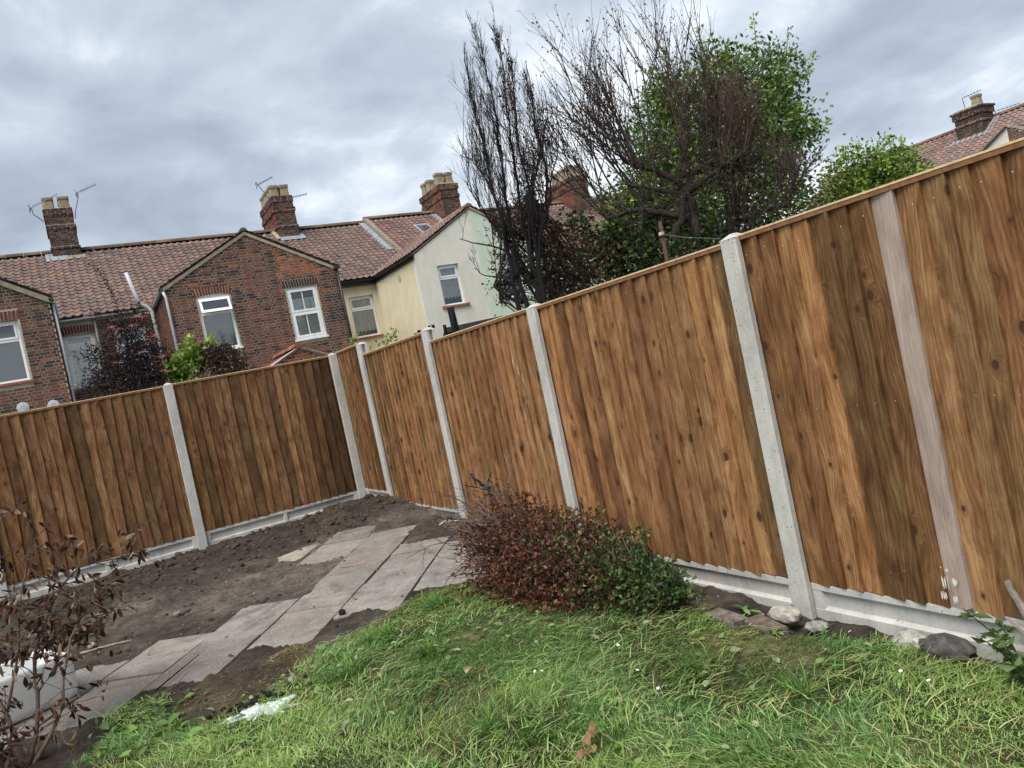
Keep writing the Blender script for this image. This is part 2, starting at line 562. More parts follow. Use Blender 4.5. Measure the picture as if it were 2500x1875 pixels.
def render_mat(name, rgb, streak):
    t = new_mat(name)
    tc = t.n('ShaderNodeTexCoord')
    o = (tc, 'Object')
    a = t.noise(o, 0.9, 7.0, 0.65, 0.6)
    b = t.noise(t.vmath('MULTIPLY', o, (2.2, 2.2, 0.5)), 1.0, 6.0, 0.6, 0.8)
    f = t.noise(o, 70.0, 3.0, 0.6)
    v = t.math('ADD', t.math('MULTIPLY', a, 0.6), t.math('MULTIPLY', b, 0.4))
    col = t.ramp(v, [(0.34, tuple(c * s for c, s in zip(rgb, streak))), (0.55, rgb), (0.72, tuple(c * 1.05 for c in rgb))])
    # hairline cracks
    vo = t.n('ShaderNodeTexVoronoi', feature='DISTANCE_TO_EDGE', ins={'Vector': t.vmath('ADD', o, t.vmath('MULTIPLY', (t.noise(o, 1.6, 5.0, 0.7), 'Color'), (0.9, 0.9, 0.9))), 'Scale': 0.55})
    crack = t.maprange((vo, 'Distance'), 0.012, 0.0)
    col = t.mix(t.math('MULTIPLY', crack, 0.28), col, (*[c * 0.62 for c in rgb], 1))
    finish(t, col, 0.92, f, 0.25, 0.005, 0.1)


render_mat('render_cream', (0.69, 0.625, 0.46), (0.88, 0.82, 0.70))
render_mat('render_white', (0.68, 0.66, 0.60), (0.86, 0.85, 0.82))
render_mat('render_mint', (0.55, 0.63, 0.53), (0.86, 0.90, 0.86))


def glass_mat():
    t = new_mat('window_glass')
    g = t.n('ShaderNodeBsdfGlossy', ins={0: (0.85, 0.9, 0.95, 1), 1: 0.02})
    tr = t.n('ShaderNodeBsdfTransparent', ins={0: (0.90, 0.93, 0.93, 1)})
    fr = t.n('ShaderNodeFresnel', ins={0: 1.6})
    m = t.n('ShaderNodeMixShader', ins={0: t.math('ADD', t.math('MULTIPLY', fr, 1.1), 0.06, clamp=True), 1: tr, 2: g})
    t.n('ShaderNodeOutputMaterial', ins={0: m})


glass_mat()

# ------------------------------------------------------------------ ground
LAWN = [(-3.35, -5.45), (-3.01, -5.08), (-2.94, -4.30), (-2.79, -4.26), (-2.62, -4.55), (-2.53, -5.10), (-2.34, -5.03), (-2.21, -4.99),
        (-2.07, -4.93), (-1.91, -4.77), (-1.67, -4.66), (-1.32, -4.55), (-1.09, -4.35), (-0.74, -4.42), (-0.60, -4.9),
        (-0.40, -5.3), (-0.32, -6.04), (-0.29, -6.60), (-0.17, -6.85), (-0.07, -7.15), (-0.08, -7.49), (-0.02, -7.8), (-0.02, -14.0), (-7.0, -14.0), (-7.0, -6.2)]
DRY = [(-2.62, -4.57), (-2.32, -4.50), (-2.0, -4.50), (-1.78, -4.70), (-1.88, -5.0), (-2.11, -5.08), (-2.36, -5.10), (-2.55, -4.9)]
SU, SV, SO = (0.6, 0.8), (-0.8, 0.6), (-1.077, -2.73)
# paving slabs, (u0, u1, v0, v1) along and across the path
SLABS = [(0.63, 1.10, 0.0, 0.45), (0.0, 0.62, 0.0, 0.45), (-1.59, -0.97, 0.0, 0.43), (-2.22, -1.60, 0.0, 0.43),
         (0.15, 0.76, -0.45, -0.005), (-0.53, 0.14, -0.45, -0.005), (-1.23, -0.54, -0.45, -0.005), (-1.86, -1.24, -0.45, -0.005),
         (-0.19, 0.14, -0.90, -0.46), (-0.86, -0.20, -0.90, -0.46), (-1.52, -0.87, -0.90, -0.46),
         (-0.52, -0.08, -1.36, -0.91), (-1.20, -0.53, -1.36, -0.91), (-1.15, -0.55, -1.82, -1.37),
         (-1.99, -1.38, 0.44, 0.86), (-2.62, -2.00, 0.44, 0.86), (-2.31, -1.69, 0.87, 1.30), (-2.94, -2.32, 0.87, 1.30),
         (-2.70, -2.08, 1.31, 1.75), (-3.33, -2.71, 1.31, 1.75)]


def plane_z(x, y):
    yy = np.clip(y, -12.0, 0.6)
    xx = np.clip(x, -7.0, 1.5)
    return 0.275 + 0.034 * yy + 0.015 * xx


def uv_of(x, y):
    dx, dy = x - SO[0], y - SO[1]
    return dx * SU[0] + dy * SU[1], dx * SV[0] + dy * SV[1]


def slab_depth(x, y):
    """how far inside the paved area (negative outside)"""
    u, v = uv_of(x, y)
    best = np.full(np.shape(x), -9.0)
    for u0, u1, v0, v1 in SLABS:
        best = np.maximum(best, np.minimum(np.minimum(u - u0 + 0.012, u1 - u + 0.012), np.minimum(v - v0 + 0.012, v1 - v + 0.012)))
    return best


def gh(x, y):
    x = np.asarray(x, dtype=np.float64)
    y = np.asarray(y, dtype=np.float64)
    z = plane_z(x, y)
    lawn = inpoly(x, y, LAWN)
    near = (np.abs(x) < 9) & (np.abs(y + 5) < 8)
    soilb = (fbm(x * 5.5, y * 5.5, 3, 4) - 0.5) * 0.065 + (fbm(x * 16, y * 16, 9, 2) - 0.5) * 0.040
    lawnb = (fbm(x * 2.2, y * 2.2, 5, 3) - 0.5) * 0.045
    # loose earth heaped towards the corner and against the gravel boards
    heap = 0.085 * np.exp(-(((x + 0.25) / 0.42) ** 2 + ((y + 1.0) / 0.55) ** 2))
    heap = heap + 0.07 * np.exp(-(((x + 0.1) / 0.22) ** 2 + ((y + 2.2) / 0.9) ** 2))
    heap = heap + 0.055 * np.exp(-(((y + 0.85 + 0.12 * x) / 0.28) ** 2)) * ((x > -2.3) & (x < 0.1)) * vnoise(x * 3, y * 3, 21)
    heap = heap - 0.040 * np.exp(-((y + 0.0) / 0.28) ** 2) * ((x > -4.5) & (x < -.5))
    heap = heap - 0.035 * np.exp(-((x - 0.0) / 0.22) ** 2) * (y < -4.3)
    z = z + np.where(lawn, lawnb, soilb + heap) * near
    d = slab_depth(x, y)
    # earth lies level with the paving and spills a little over its edges
    lap = fbm(x * 7, y * 7, 31, 3) - 0.5
    cov = np.zeros(np.shape(x))
    for k in range(6):
        cov = cov + (slab_depth(x + .07 * math.cos(k * 1.0472), y + .07 * math.sin(k * 1.0472)) < -.004) / 6.0
    edge = np.clip((d + 0.01) / 0.03, 0, 1)
    zs = plane_z(x, y)
    z = np.where(d > -0.25, z * np.clip(-d / 0.25, 0, 1) + (zs + 0.006 + (z - zs) * 0.35) * (1 - np.clip(-d / 0.25, 0, 1)), z)
    z = np.where(d > -0.06, z * (1 - edge) + (zs - 0.016 + cov * .060 + np.where(cov > 0, lap * .09, 0)) * edge, z)
    return z


def build_ground():
    fx = np.arange(-4.9, 0.35, 0.03)
    fy = np.arange(-9.0, 0.25, 0.032)
    xs = np.concatenate([[-400, -150, -60, -30, -16, -10, -7.5, -6, -5.4], fx, [0.6, 1, 1.6, 2.5, 4, 7, 12, 20, 35, 60, 150, 400]])
    ys = np.concatenate([[-400, -150, -60, -30, -18, -14, -12, -10.5, -9.7], fy, [0.5, 1, 1.6, 2.5, 4, 7, 12, 20, 35, 60, 150, 400]])
    X, Y = np.meshgrid(xs, ys)
    Z = gh(X, Y)
    V = np.stack([X.ravel(), Y.ravel(), Z.ravel()], 1)
    nx, ny = len(xs), len(ys)
    i = np.arange(nx * ny).reshape(ny, nx)
    F = np.stack([i[:-1, :-1].ravel(), i[:-1, 1:].ravel(), i[1:, 1:].ravel(), i[1:, :-1].ravel()], 1)
    x, y = V[:, 0], V[:, 1]
    lawn = inpoly(x + (vnoise(x * 9, y * 9, 2) - .5) * .16, y + (vnoise(x * 9, y * 9, 4) - .5) * .16, LAWN)
    dry = inpoly(x + (vnoise(x * 8, y * 8, 6) - .5) * .2, y + (vnoise(x * 8, y * 8, 8) - .5) * .2, DRY)
    soil = np.array([0.054, 0.045, 0.038])
    pale = np.array([0.120, 0.104, 0.089])
    k = np.clip((fbm(x * 1.5, y * 1.5, 40, 4) - 0.42) * 3.6, 0, 1)
    # the trodden middle of the bare patch is paler and drier
    k = np.clip(k * 0.75 + 0.55 * np.exp(-(((x + 2.2) / 1.1) ** 2 + ((y + 2.6) / 0.9) ** 2)), 0, 1)
    k = k * np.clip((-y - 0.9) / 0.8, 0.0, 1)
    C = soil + (pale - soil) * k[:, None]
    gl = np.array([0.036, 0.046, 0.019])
    gs = np.array([0.105, 0.100, 0.050])
    kg = np.clip((fbm(x * 2.6, y * 2.6, 50, 3) - 0.45) * 4, 0, 1)
    C = np.where(lawn[:, None], gl + (gs - gl) * kg[:, None], C)
    C = np.where((dry & ~lawn)[:, None], np.array([0.072, 0.058, 0.040]), C)
    far = (np.abs(x) > 5.2) | (y > 0.4)
    C = np.where(far[:, None], np.array([0.06, 0.07, 0.03]), C)
    o = np_mesh('ground', V, F, C, 'ground', smooth=True)
    tag(o, 'dark bare earth and lawn bed of the back garden', 'ground', kind='structure')


build_ground()

# ------------------------------------------------------------------ paving
path = bpy.data.objects.new('path', None)
COL.objects.link(path)
path.location = (SO[0], SO[1], float(plane_z(SO[0], SO[1])))
tag(path, 'path of worn grey concrete paving slabs across the bare earth', 'path', kind='structure')
rs = random.Random(5)
for i, (u0, u1, v0, v1) in enumerate(SLABS):
    mb = MB()
    g = 0.002
    cu, cv = (u0 + u1) / 2, (v0 + v1) / 2
    cx, cy = SO[0] + SU[0] * cu + SV[0] * cv, SO[1] + SU[1] * cu + SV[1] * cv
    tu, tv, dz = rs.uniform(-.007, .007), rs.uniform(-.007, .007), rs.uniform(-.003, .006)
    n = 8
    # outline with slightly worn, chipped edges
    out = []
    for a, b, m in (((u0 + g, v0 + g), (u1 - g, v0 + g), n), ((u1 - g, v0 + g), (u1 - g, v1 - g), 6), ((u1 - g, v1 - g), (u0 + g, v1 - g), n), ((u0 + g, v1 - g), (u0 + g, v0 + g), 6)):
        for k in range(m):
            t = k / m
            out.append((a[0] + (b[0] - a[0]) * t + rs.uniform(-.003, .003), a[1] + (b[1] - a[1]) * t + rs.uniform(-.003, .003)))
    top, bev, bot = [], [], []
    for (u, v) in out:
        for lst, sh, z in ((top, .992, .008), (bev, 1.0, .003), (bot, 1.0, -.035)):
            uu, vv = cu + (u - cu) * sh, cv + (v - cv) * sh
            x, y = SO[0] + SU[0] * uu + SV[0] * vv, SO[1] + SU[1] * uu + SV[1] * vv
            lst.append((x, y, float(plane_z(x, y)) + z + dz + tu * (uu - cu) * 2 + tv * (vv - cv) * 2))
    N = len(out)
    fs = [tuple(range(N))] + [(k + N, (k + 1) % N + N, (k + 1) % N, k) for k in range(N)] + [(k + 2 * N, (k + 1) % N + 2 * N, (k + 1) % N + N, k + N) for k in range(N)]
    c = rs.uniform(0.86, 1.12)
    mb.add(top + bev + bot, fs, (c, c * rs.uniform(.97, 1.0), c * rs.uniform(.94, 1.0)))
    o = mb.build('slab', 'paving', path)
# broken lump of old concrete beside the top slab
mb = MB()
ring = [(0.66, 0.47), (0.62, 0.60), (0.50, 0.72), (0.36, 0.80), (0.24, 0.70), (0.20, 0.56), (0.22, 0.47)]
tp = []
for r_, z in ((0.9, 0.022), (1.0, 0.0), (1.0, -0.04)):
    for u, v in ring:
        uu, vv = 0.42 + (u - 0.42) * r_ + rs.uniform(-.015, .015), 0.59 + (v - 0.59) * r_ + rs.uniform(-.01, .01)
        x, y = SO[0] + SU[0] * uu + SV[0] * vv, SO[1] + SU[1] * uu + SV[1] * vv
        tp.append((x, y, float(plane_z(x, y)) + z + rs.uniform(-.004, .004)))
N = len(ring)
mb.add(tp, [tuple(range(N))] + [(k + N * j + N, (k + 1) % N + N * j + N, (k + 1) % N + N * j, k + N * j) for j in (0, 1) for k in range(N)], (1.25, 1.2, 1.1))
tag(mb.build('concrete_lump', 'paving'), 'broken pale lump of concrete at the edge of the top paving slab', 'concrete lump')

# ------------------------------------------------------------------ fence
SP = 1.88
Y3 = -0.968
PY = {3: Y3, 4: Y3 - SP, 5: Y3 - 2 * SP, 6: Y3 - 3 * SP, 7: Y3 - 4 * SP}


def post(loc, rotz, h, label, buried=0.15):
    """slotted concrete post, front face on local y=0, weathered pyramid top"""
    t = thing('concrete_post', label, 'fence post', loc, rotz, 'concrete fence posts')
    hw, fl, wb, d = 0.05, 0.034, 0.019, 0.105
    prof = [(-hw + .006, 0), (hw - .006, 0), (hw, .006), (hw, fl), (wb, fl + .003), (wb, d - fl), (hw, d - fl), (hw, d), (-hw, d), (-hw, d - fl), (-wb, d - fl), (-wb, fl + .003), (-hw, fl), (-hw, .006)]
    n = len(prof)
    mb = MB()
    vs = []
    zs = [-buried, h * .33, h * .66, h - .024]
    for z in zs:
        j = random.uniform(-.0008, .0008)
        vs += [(x + j, y, z) for x, y in prof]
    fs = [(i * n + k, i * n + (k + 1) % n, (i + 1) * n + (k + 1) % n, (i + 1) * n + k) for i in range(3) for k in range(n)]
    mb.add(vs, fs)
    mb.build('shaft', 'concrete', t, local=True)
    mb = MB()
    hw2 = hw + .0015
    z0 = h - .025
    mb.add([(-hw2, -.0015, z0), (hw2, -.0015, z0), (hw2, d + .0015, z0), (-hw2, d + .0015, z0), (-.012, .04, h), (.012, .04, h), (.012, .064, h), (-.012, .064, h)],
           [(0, 1, 5, 4), (1, 2, 6, 5), (2, 3, 7, 6), (3, 0, 4, 7), (4, 5, 6, 7), (0, 3, 2, 1)])
    mb.build('weathered_top', 'concrete', t, local=True)
    return t


def gravel_board(loc, rotz, W, label, ribs=1, H=0.155):
    t = thing('gravel_board', label, 'gravel board', loc, rotz, 'concrete gravel boards')
    y0 = 0.040                      # front of the frame
    x0, x1 = -0.028, W + 0.028
    e, rc = 0.028, 0.016
    body = MB()
    body.box(x0, x1, y0 + rc + .010, y0 + .048, -.12, H)                 # back slab
    body.build('back_slab', 'concrete', t, local=True)
    top = MB()
    # top rail with sloping underside, bottom rail with sloping top
    def rail(z0, z1, lower):
        p = [(y0, z0), (y0, z1), (y0 + rc + .010, z1 if not lower else z1 + .012), (y0 + rc + .010, z0 if lower else z0 - .012)]
        vs = [(x, a, b) for x in (x0, x1) for a, b in p]
        top.add(vs, [(0, 1, 2, 3), (7, 6, 5, 4), (0, 4, 5, 1), (1, 5, 6, 2), (2, 6, 7, 3), (3, 7, 4, 0)])
    rail(H - e, H + .001, False)
    rail(-.10, .034, True)
    top.build('frame', 'concrete', t, local=True)
    for k in range(ribs + 2):
        rb = MB()
        xc = [x0 + .045, x1 - .045][k] if k < 2 else (x0 + x1) / 2 + (k - 2) * .3
        w_ = .030 if k < 2 else .018
        rb.add([(xc - w_, y0 + .002, .0), (xc + w_, y0 + .002, .0), (xc + w_ + .012, y0 + rc + .012, .0), (xc - w_ - .012, y0 + rc + .012, .0),
                (xc - w_, y0 + .002, H - .01), (xc + w_, y0 + .002, H - .01), (xc + w_ + .012, y0 + rc + .012, H - .01), (xc - w_ - .012, y0 + rc + .012, H - .01)],
               [(0, 1, 5, 4), (1, 2, 6, 5), (3, 0, 4, 7)])
        rb.build('rib', 'concrete', t, local=True)
    return t


def fence_panel(loc, rotz, W, H, label, seed, tone=1.0, wob=0.003, bw=0.108, special=None, dark_from=None, mods=None):
    """featheredge panel: overlapping tapered boards, pale capping strip, rails behind"""
    t = thing('fence_panel', label, 'fence panel', loc, rotz, 'brown featheredge fence panels')
    r = random.Random(seed)
    x0, x1 = -0.022, W + 0.022
    yb = 0.062                      # back of the boards
    x = x0
    i = 0
    nails = MB()
    while x < x1 - 0.03:
        wd = bw * r.uniform(0.86, 1.16)
        e = min(x + wd + 0.022, x1)
        if x1 - e < 0.05:
            e = x1
        ph, am = r.uniform(0, 6.3), wob * r.uniform(0.2, 1.6)
        ph2, fq = r.uniform(0, 6.3), r.uniform(2.0, 4.5)
        lean = r.uniform(-.005, .005)
        zt, zb = H - 0.028, r.uniform(-0.004, 0.010)
        thick, thin = r.uniform(.020, .028), .004
        out = r.uniform(0, .004)
        vs = []
        n = 6
        for k in range(n + 1):
            f = k / n
            z = zb + (zt - zb) * f
            q = (0.0 if i == 0 else am * math.sin(ph + fq * z) + lean * f)
            q2 = (0.0 if e >= x1 - 1e-6 else am * math.sin(ph2 + fq * z))
            wv = .0022 * math.sin(ph + 1.7 * z * fq)
            xa, xb = x + q, e + q2
            vs += [(xa, yb - thin - .0045 - out, z), (xb, yb - thick - .0045 - out + wv, z), (xb, yb - .004, z), (xa, yb, z)]
        fs = [(0, 1, 2, 3), (n * 4 + 3, n * 4 + 2, n * 4 + 1, n * 4)]
        for k in range(n):
            for m in range(4):
                fs.append((k * 4 + m, k * 4 + 4 + m, k * 4 + 4 + (m + 1) % 4, k * 4 + (m + 1) % 4))
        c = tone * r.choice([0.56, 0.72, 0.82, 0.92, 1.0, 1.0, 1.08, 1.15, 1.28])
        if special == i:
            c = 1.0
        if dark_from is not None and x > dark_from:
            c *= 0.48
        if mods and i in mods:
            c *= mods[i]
        warm = r.uniform(0.88, 1.04)
        mb = MB()
        mb.add(vs, fs, (c, c * warm, c * warm * r.uniform(0.92, 1.06)))
        o = mb.build('board', 'grey_wood' if special == i else 'fence_wood', t, local=True)
        if special == i:
            o['label'] = 'grey unstained board'
        for rz in (0.12, H * .5, H - .1):
            if r.random() < 0.85:
                nx = (x + e) / 2 + r.uniform(-.02, .035)
                nz = rz + r.uniform(-.012, .012)
                ny = yb - thick - .0075
                nails.add([(nx + .003 * math.cos(a * 1.0472), ny, nz + .003 * math.sin(a * 1.0472)) for a in range(6)], [(5, 4, 3, 2, 1, 0)])
        x = x + wd
        i += 1
    for rz in (0.06, H * .5, H - .09):
        rb = MB()
        rb.box(x0, x1, yb + .001, yb + .036, rz - .018, rz + .018)
        rb.build('rail', 'strip_wood', t, local=True)
    cp = MB()
    cp.box(x0, x1, yb - .034, yb + .016, H - .027, H - .0085)
    cp.build('top_batten', 'strip_wood', t, local=True)
    cp = MB()
    cp.box(x0 + .001, x1 - .001, yb - .036, yb + .020, H - .008, H)
    cp.build('capping_strip', 'pale_wood', t, local=True)
    nails.build('nails', 'steel', t, local=True, kind='stuff')
    return t


RZ = rad(-90)
hw = 0.05
# concrete posts: left run along x at y=0, right run along y at x=0
post((-2 * SP, 0, 0.20), 0, 1.87, 'concrete fence post at the far left behind the dead shrub')
post((-SP, 0, 0.215), 0, 1.86, 'concrete fence post in the middle of the left fence')
post((0.0, 0, 0.27), 0, 1.81, 'thin-looking concrete post in the corner where the two fences meet')
post((0, PY[3], 0.20), RZ, 1.875, 'concrete fence post just right of the corner post')
post((0, PY[4], 0.14), RZ, 1.825, 'concrete fence post standing behind the bare end of the fallen bush')
post((0, PY[5], 0.09), RZ, 1.765, 'concrete fence post rising from behind the fallen brown bush')
post((0, PY[6], 0.03), RZ, 1.835, 'nearest tall concrete post with a white flint at its foot')
post((0, PY[7], -0.02), RZ, 1.86, 'concrete fence post past the right edge of the picture')

gx = 2 * hw
gravel_board((-2 * SP + hw, 0, 0.205), 0, SP - gx, 'concrete gravel board under the left fence panel behind the dead shrub')
gravel_board((-SP + hw, 0, 0.215), 0, SP - gx, 'concrete gravel board along the earth left of the fence corner')
gravel_board((0, -0.03 - .01, 0.22), RZ, -PY[3] - .03 - hw, 'short concrete gravel board in the fence corner', 0)
gravel_board((0, PY[3] - hw, 0.122), RZ, SP - gx, 'concrete gravel board behind the heaped earth at the top of the path')
gravel_board((0, PY[4] - hw, 0.03), RZ, SP - gx, 'concrete gravel board hidden behind the fallen bush')
gravel_board((0, PY[5] - hw, 0.018), RZ, SP - gx, 'concrete gravel board behind the row of edging bricks', 0)
gravel_board((0, PY[6] - hw, 0.018), RZ, SP - gx, 'nearest concrete gravel board beside the dark flint', 0)

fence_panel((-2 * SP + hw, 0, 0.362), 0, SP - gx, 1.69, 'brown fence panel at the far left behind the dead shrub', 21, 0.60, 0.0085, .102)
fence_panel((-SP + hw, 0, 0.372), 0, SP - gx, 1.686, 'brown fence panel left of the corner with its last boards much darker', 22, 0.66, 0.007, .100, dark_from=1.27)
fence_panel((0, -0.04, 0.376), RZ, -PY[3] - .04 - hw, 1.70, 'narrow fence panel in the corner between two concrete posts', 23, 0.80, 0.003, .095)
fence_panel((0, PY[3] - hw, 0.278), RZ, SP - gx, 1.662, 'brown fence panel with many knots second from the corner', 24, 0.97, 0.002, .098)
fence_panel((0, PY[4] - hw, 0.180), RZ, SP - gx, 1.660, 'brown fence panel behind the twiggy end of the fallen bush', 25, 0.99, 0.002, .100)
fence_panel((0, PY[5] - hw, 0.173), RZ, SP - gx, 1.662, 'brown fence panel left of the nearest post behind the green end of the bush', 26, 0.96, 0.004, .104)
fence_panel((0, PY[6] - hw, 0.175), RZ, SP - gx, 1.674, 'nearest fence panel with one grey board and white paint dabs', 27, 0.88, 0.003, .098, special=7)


def paint_dabs(parent_name_loc, dabs, label, seed):
    """dried white paint on the face of a board, each dab a thin irregular film"""
    r = random.Random(seed)
    mb = MB()
    x = 0.062 - .0375
    for (y, z, wd, ht) in dabs:
        m = max(4, int(wd / .0011))
        for k in range(m):                      # dry brush: ragged vertical bristle marks
            yy = y - wd + 2 * wd * (k + .5) / m
            h0, h1 = ht * r.uniform(.3, 1.05), ht * r.uniform(.3, 1.05)
            if r.random() < .16:
                continue
            e = wd / m * r.uniform(.55, 1.0)
            mb.add([(x, yy - e, z - h0), (x, yy + e, z - h0 * r.uniform(.85, 1)), (x, yy + e, z + h1), (x, yy - e, z + h1 * r.uniform(.85, 1))], [(3, 2, 1, 0)])
    return mb


pd = paint_dabs(None, [(-7.33, .228, .012, .018), (-7.345, .285, .013, .030), (-7.378, .222, .013, .022), (-7.385, .29, .009, .018), (-7.36, .335, .006, .008), (-7.34, .345, .004, .006)], '', 3)
o = pd.build('paint_splash', 'white_paint')
tag(o, 'white paint dabs near the bottom of the nearest panel', 'paint')
pd = paint_dabs(None, [(-4.31, 1.50, .004, .05), (-4.36, 1.44, .003, .06), (-4.40, 1.36, .003, .05), (-4.33, 1.10, .003, .05), (-4.37, 1.03, .003, .07), (-4.42, .34, .012, .035)], '', 4)
o = pd.build('paint_splash', 'white_paint')
tag(o, 'thin white paint streaks on the panel behind the fallen bush', 'paint')

# ------------------------------------------------------------------ houses
XF = lambda y: ((0.0, y), (1, 0), (0, -1))        # wall facing -y at y, u = world x
def SF(x, y0):                                    # wall facing -x at x, u runs towards -y from y0
    return ((x, y0), (0, -1), (-1, 0))


def brick_tone(u, z, r, dark=0.0, patch=None):
    base = r.choice([(.150, .070, .052), (.165, .076, .055), (.135, .066, .052), (.185, .085, .060), (.120, .062, .052), (.155, .074, .056)])
    if r.random() < 0.14 + dark:
        base = r.choice([(.055, .040, .040), (.068, .044, .040), (.045, .036, .038), (.08, .046, .040)])
    elif r.random() < 0.022:
        base = (.27, .10, .05)
    if patch and patch(u, z) and r.random() < 0.72:
        base = r.choice([(.30, .115, .060), (.34, .135, .068), (.26, .095, .052), (.235, .082, .05)])
    k = r.uniform(.85, 1.15)
    return tuple(c * k for c in base)


STRETCH = {}


def lay_bricks(parent, fr, u0, u1, z0, z1, seed, openings=(), ulo=None, uhi=None, single=0, tone=None, proud=.007, course=.0727, near=None, stuff_name='brickwork'):
    """Flemish bond; the `single` bricks nearest the camera are objects, the rest one mesh"""
    r = random.Random(seed)
    L, Hd, J, h = .208, .099, .0140, course - .0145
    lst = []
    row = 0
    z = z0
    while z + h <= z1 + .001:
        a = u0 if ulo is None else max(u0, ulo(z + h))
        b = u1 if uhi is None else min(u1, uhi(z + h))
        u = u0 - (0 if row % 2 == 0 else (L + Hd) / 2 + J) - .003
        k = row % 2
        while u < b:
            wd = L if k % 2 == 0 else Hd
            s, e = max(u, a), min(u + wd, b)
            segs = [(s, e)]
            for (p, q, zz0, zz1) in openings:
                if z + h > zz0 and z < zz1:
                    ns = []
                    for (s_, e_) in segs:
                        if e_ <= p or s_ >= q:
                            ns.append((s_, e_))
                        else:
                            if s_ < p:
                                ns.append((s_, p))
                            if e_ > q:
                                ns.append((q, e_))
                    segs = ns
            for (s_, e_) in segs:
                if e_ - s_ > .025:
                    c = (tone or brick_tone)(s_, z, r)
                    lst.append((s_, e_, z, z + h + r.uniform(-.001, .001), c, proud + r.uniform(-.002, .0025), abs(e_ - s_ - L) < 1e-4))
            u += wd + J
            k += 1
        z += course
        row += 1
    singles = set()
    if single:
        cand = [i for i, b_ in enumerate(lst) if b_[6]]
        if near is not None:
            cand.sort(key=lambda i: near((lst[i][0] + lst[i][1]) / 2, lst[i][2]))
        singles = set(cand[:single])
        key = tuple(fr[1])
        if key not in STRETCH:
            mb = MB()
            mb.fbox(((0, 0), fr[1], fr[2]), 0, L, 0, h, -.004, proud)
            tmp = mb.build('brick', 'brick')
            STRETCH[key] = tmp.data
            bpy.data.objects.remove(tmp)
        po = origin(parent)
        for i in singles:
            b_ = lst[i]
            o = bpy.data.objects.new('brick', STRETCH[key])
            COL.objects.link(o)
            o.parent = parent
            n_ = b_[5] - proud
            o.location = (fr[0][0] + fr[1][0] * b_[0] + fr[2][0] * n_ - po.x, fr[0][1] + fr[1][1] * b_[0] + fr[2][1] * n_ - po.y, b_[2] - po.z)
            o.color = (*b_[4], 1)
    mb = MB()
    for i, b_ in enumerate(lst):
        if i not in singles:
            mb.fbox(fr, b_[0], b_[1], b_[2], b_[3], -.004, b_[5], b_[4])
    if mb.v:
        mb.build(stuff_name, 'brick', parent, kind='stuff')


def wall_mesh(name, mat, parent, fr, poly_rects, thick=.22):
    mb = MB()
    for (u0, u1, z0, z1) in poly_rects:
        mb.fbox(fr, u0, u1, z0, z1, -thick, 0)
    return mb.build(name, mat, parent)


def holed(u0, u1, z0, z1, ops):
    """rectangles covering a wall around its openings (openings do not overlap in u)"""
    out, u = [], u0
    for (p, q, a, b) in sorted(ops):
        if p > u:
            out.append((u, p, z0, z1))
        out.append((p, q, z0, a))
        out.append((p, q, b, z1))
        u = q
    out.append((u, u1, z0, z1))
    return [t for t in out if t[1] - t[0] > .001 and t[3] - t[2] > .001]


def gable_tri(name, mat, parent, fr, ua, ub, zb, up_, zp, thick=.22):
    o_, ud, nd = fr
    P = lambda u, z, n: (o_[0] + ud[0] * u + nd[0] * n, o_[1] + ud[1] * u + nd[1] * n, z)
    mb = MB()
    mb.add([P(ua, zb, 0), P(ub, zb, 0), P(up_, zp, 0), P(ua, zb, -thick), P(ub, zb, -thick), P(up_, zp, -thick)],
           [(0, 1, 2), (5, 4, 3), (0, 3, 4, 1), (1, 4, 5, 2), (2, 5, 3, 0)])
    return mb.build(name, mat, parent)


def arch(parent, fr, u0, u1, z, n, h, rise, seed, dark=False, name='window_arch'):
    """soldier course over a window"""
    r = random.Random(seed)
    mb = MB()
    o_, ud, nd = fr
    wd = (u1 - u0) / n
    for k in range(n):
        a, b = u0 + wd * k + .008, u0 + wd * (k + 1) - .008
        t = ((k + .5) / n - .5) * 2
        dz = rise * (1 - t * t)
        sk = t * .03
        c = r.choice([(.05, .032, .032), (.06, .036, .034)]) if dark else r.choice([(.15, .05, .038), (.13, .045, .036), (.10, .042, .036), (.17, .06, .042)])
        P = lambda u, zz, nn: (o_[0] + ud[0] * u + nd[0] * nn, o_[1] + ud[1] * u + nd[1] * nn, zz)
        vs = []
        for nn in (-.003, .009):
            vs += [P(a, z + dz, nn), P(b, z + dz, nn), P(b + sk, z + dz + h, nn), P(a + sk, z + dz + h, nn)]
        mb.add(vs, [(4, 5, 6, 7), (0, 1, 5, 4), (1, 2, 6, 5), (2, 3, 7, 6), (3, 0, 4, 7)], c)
    return mb.build(name, 'brick', parent)


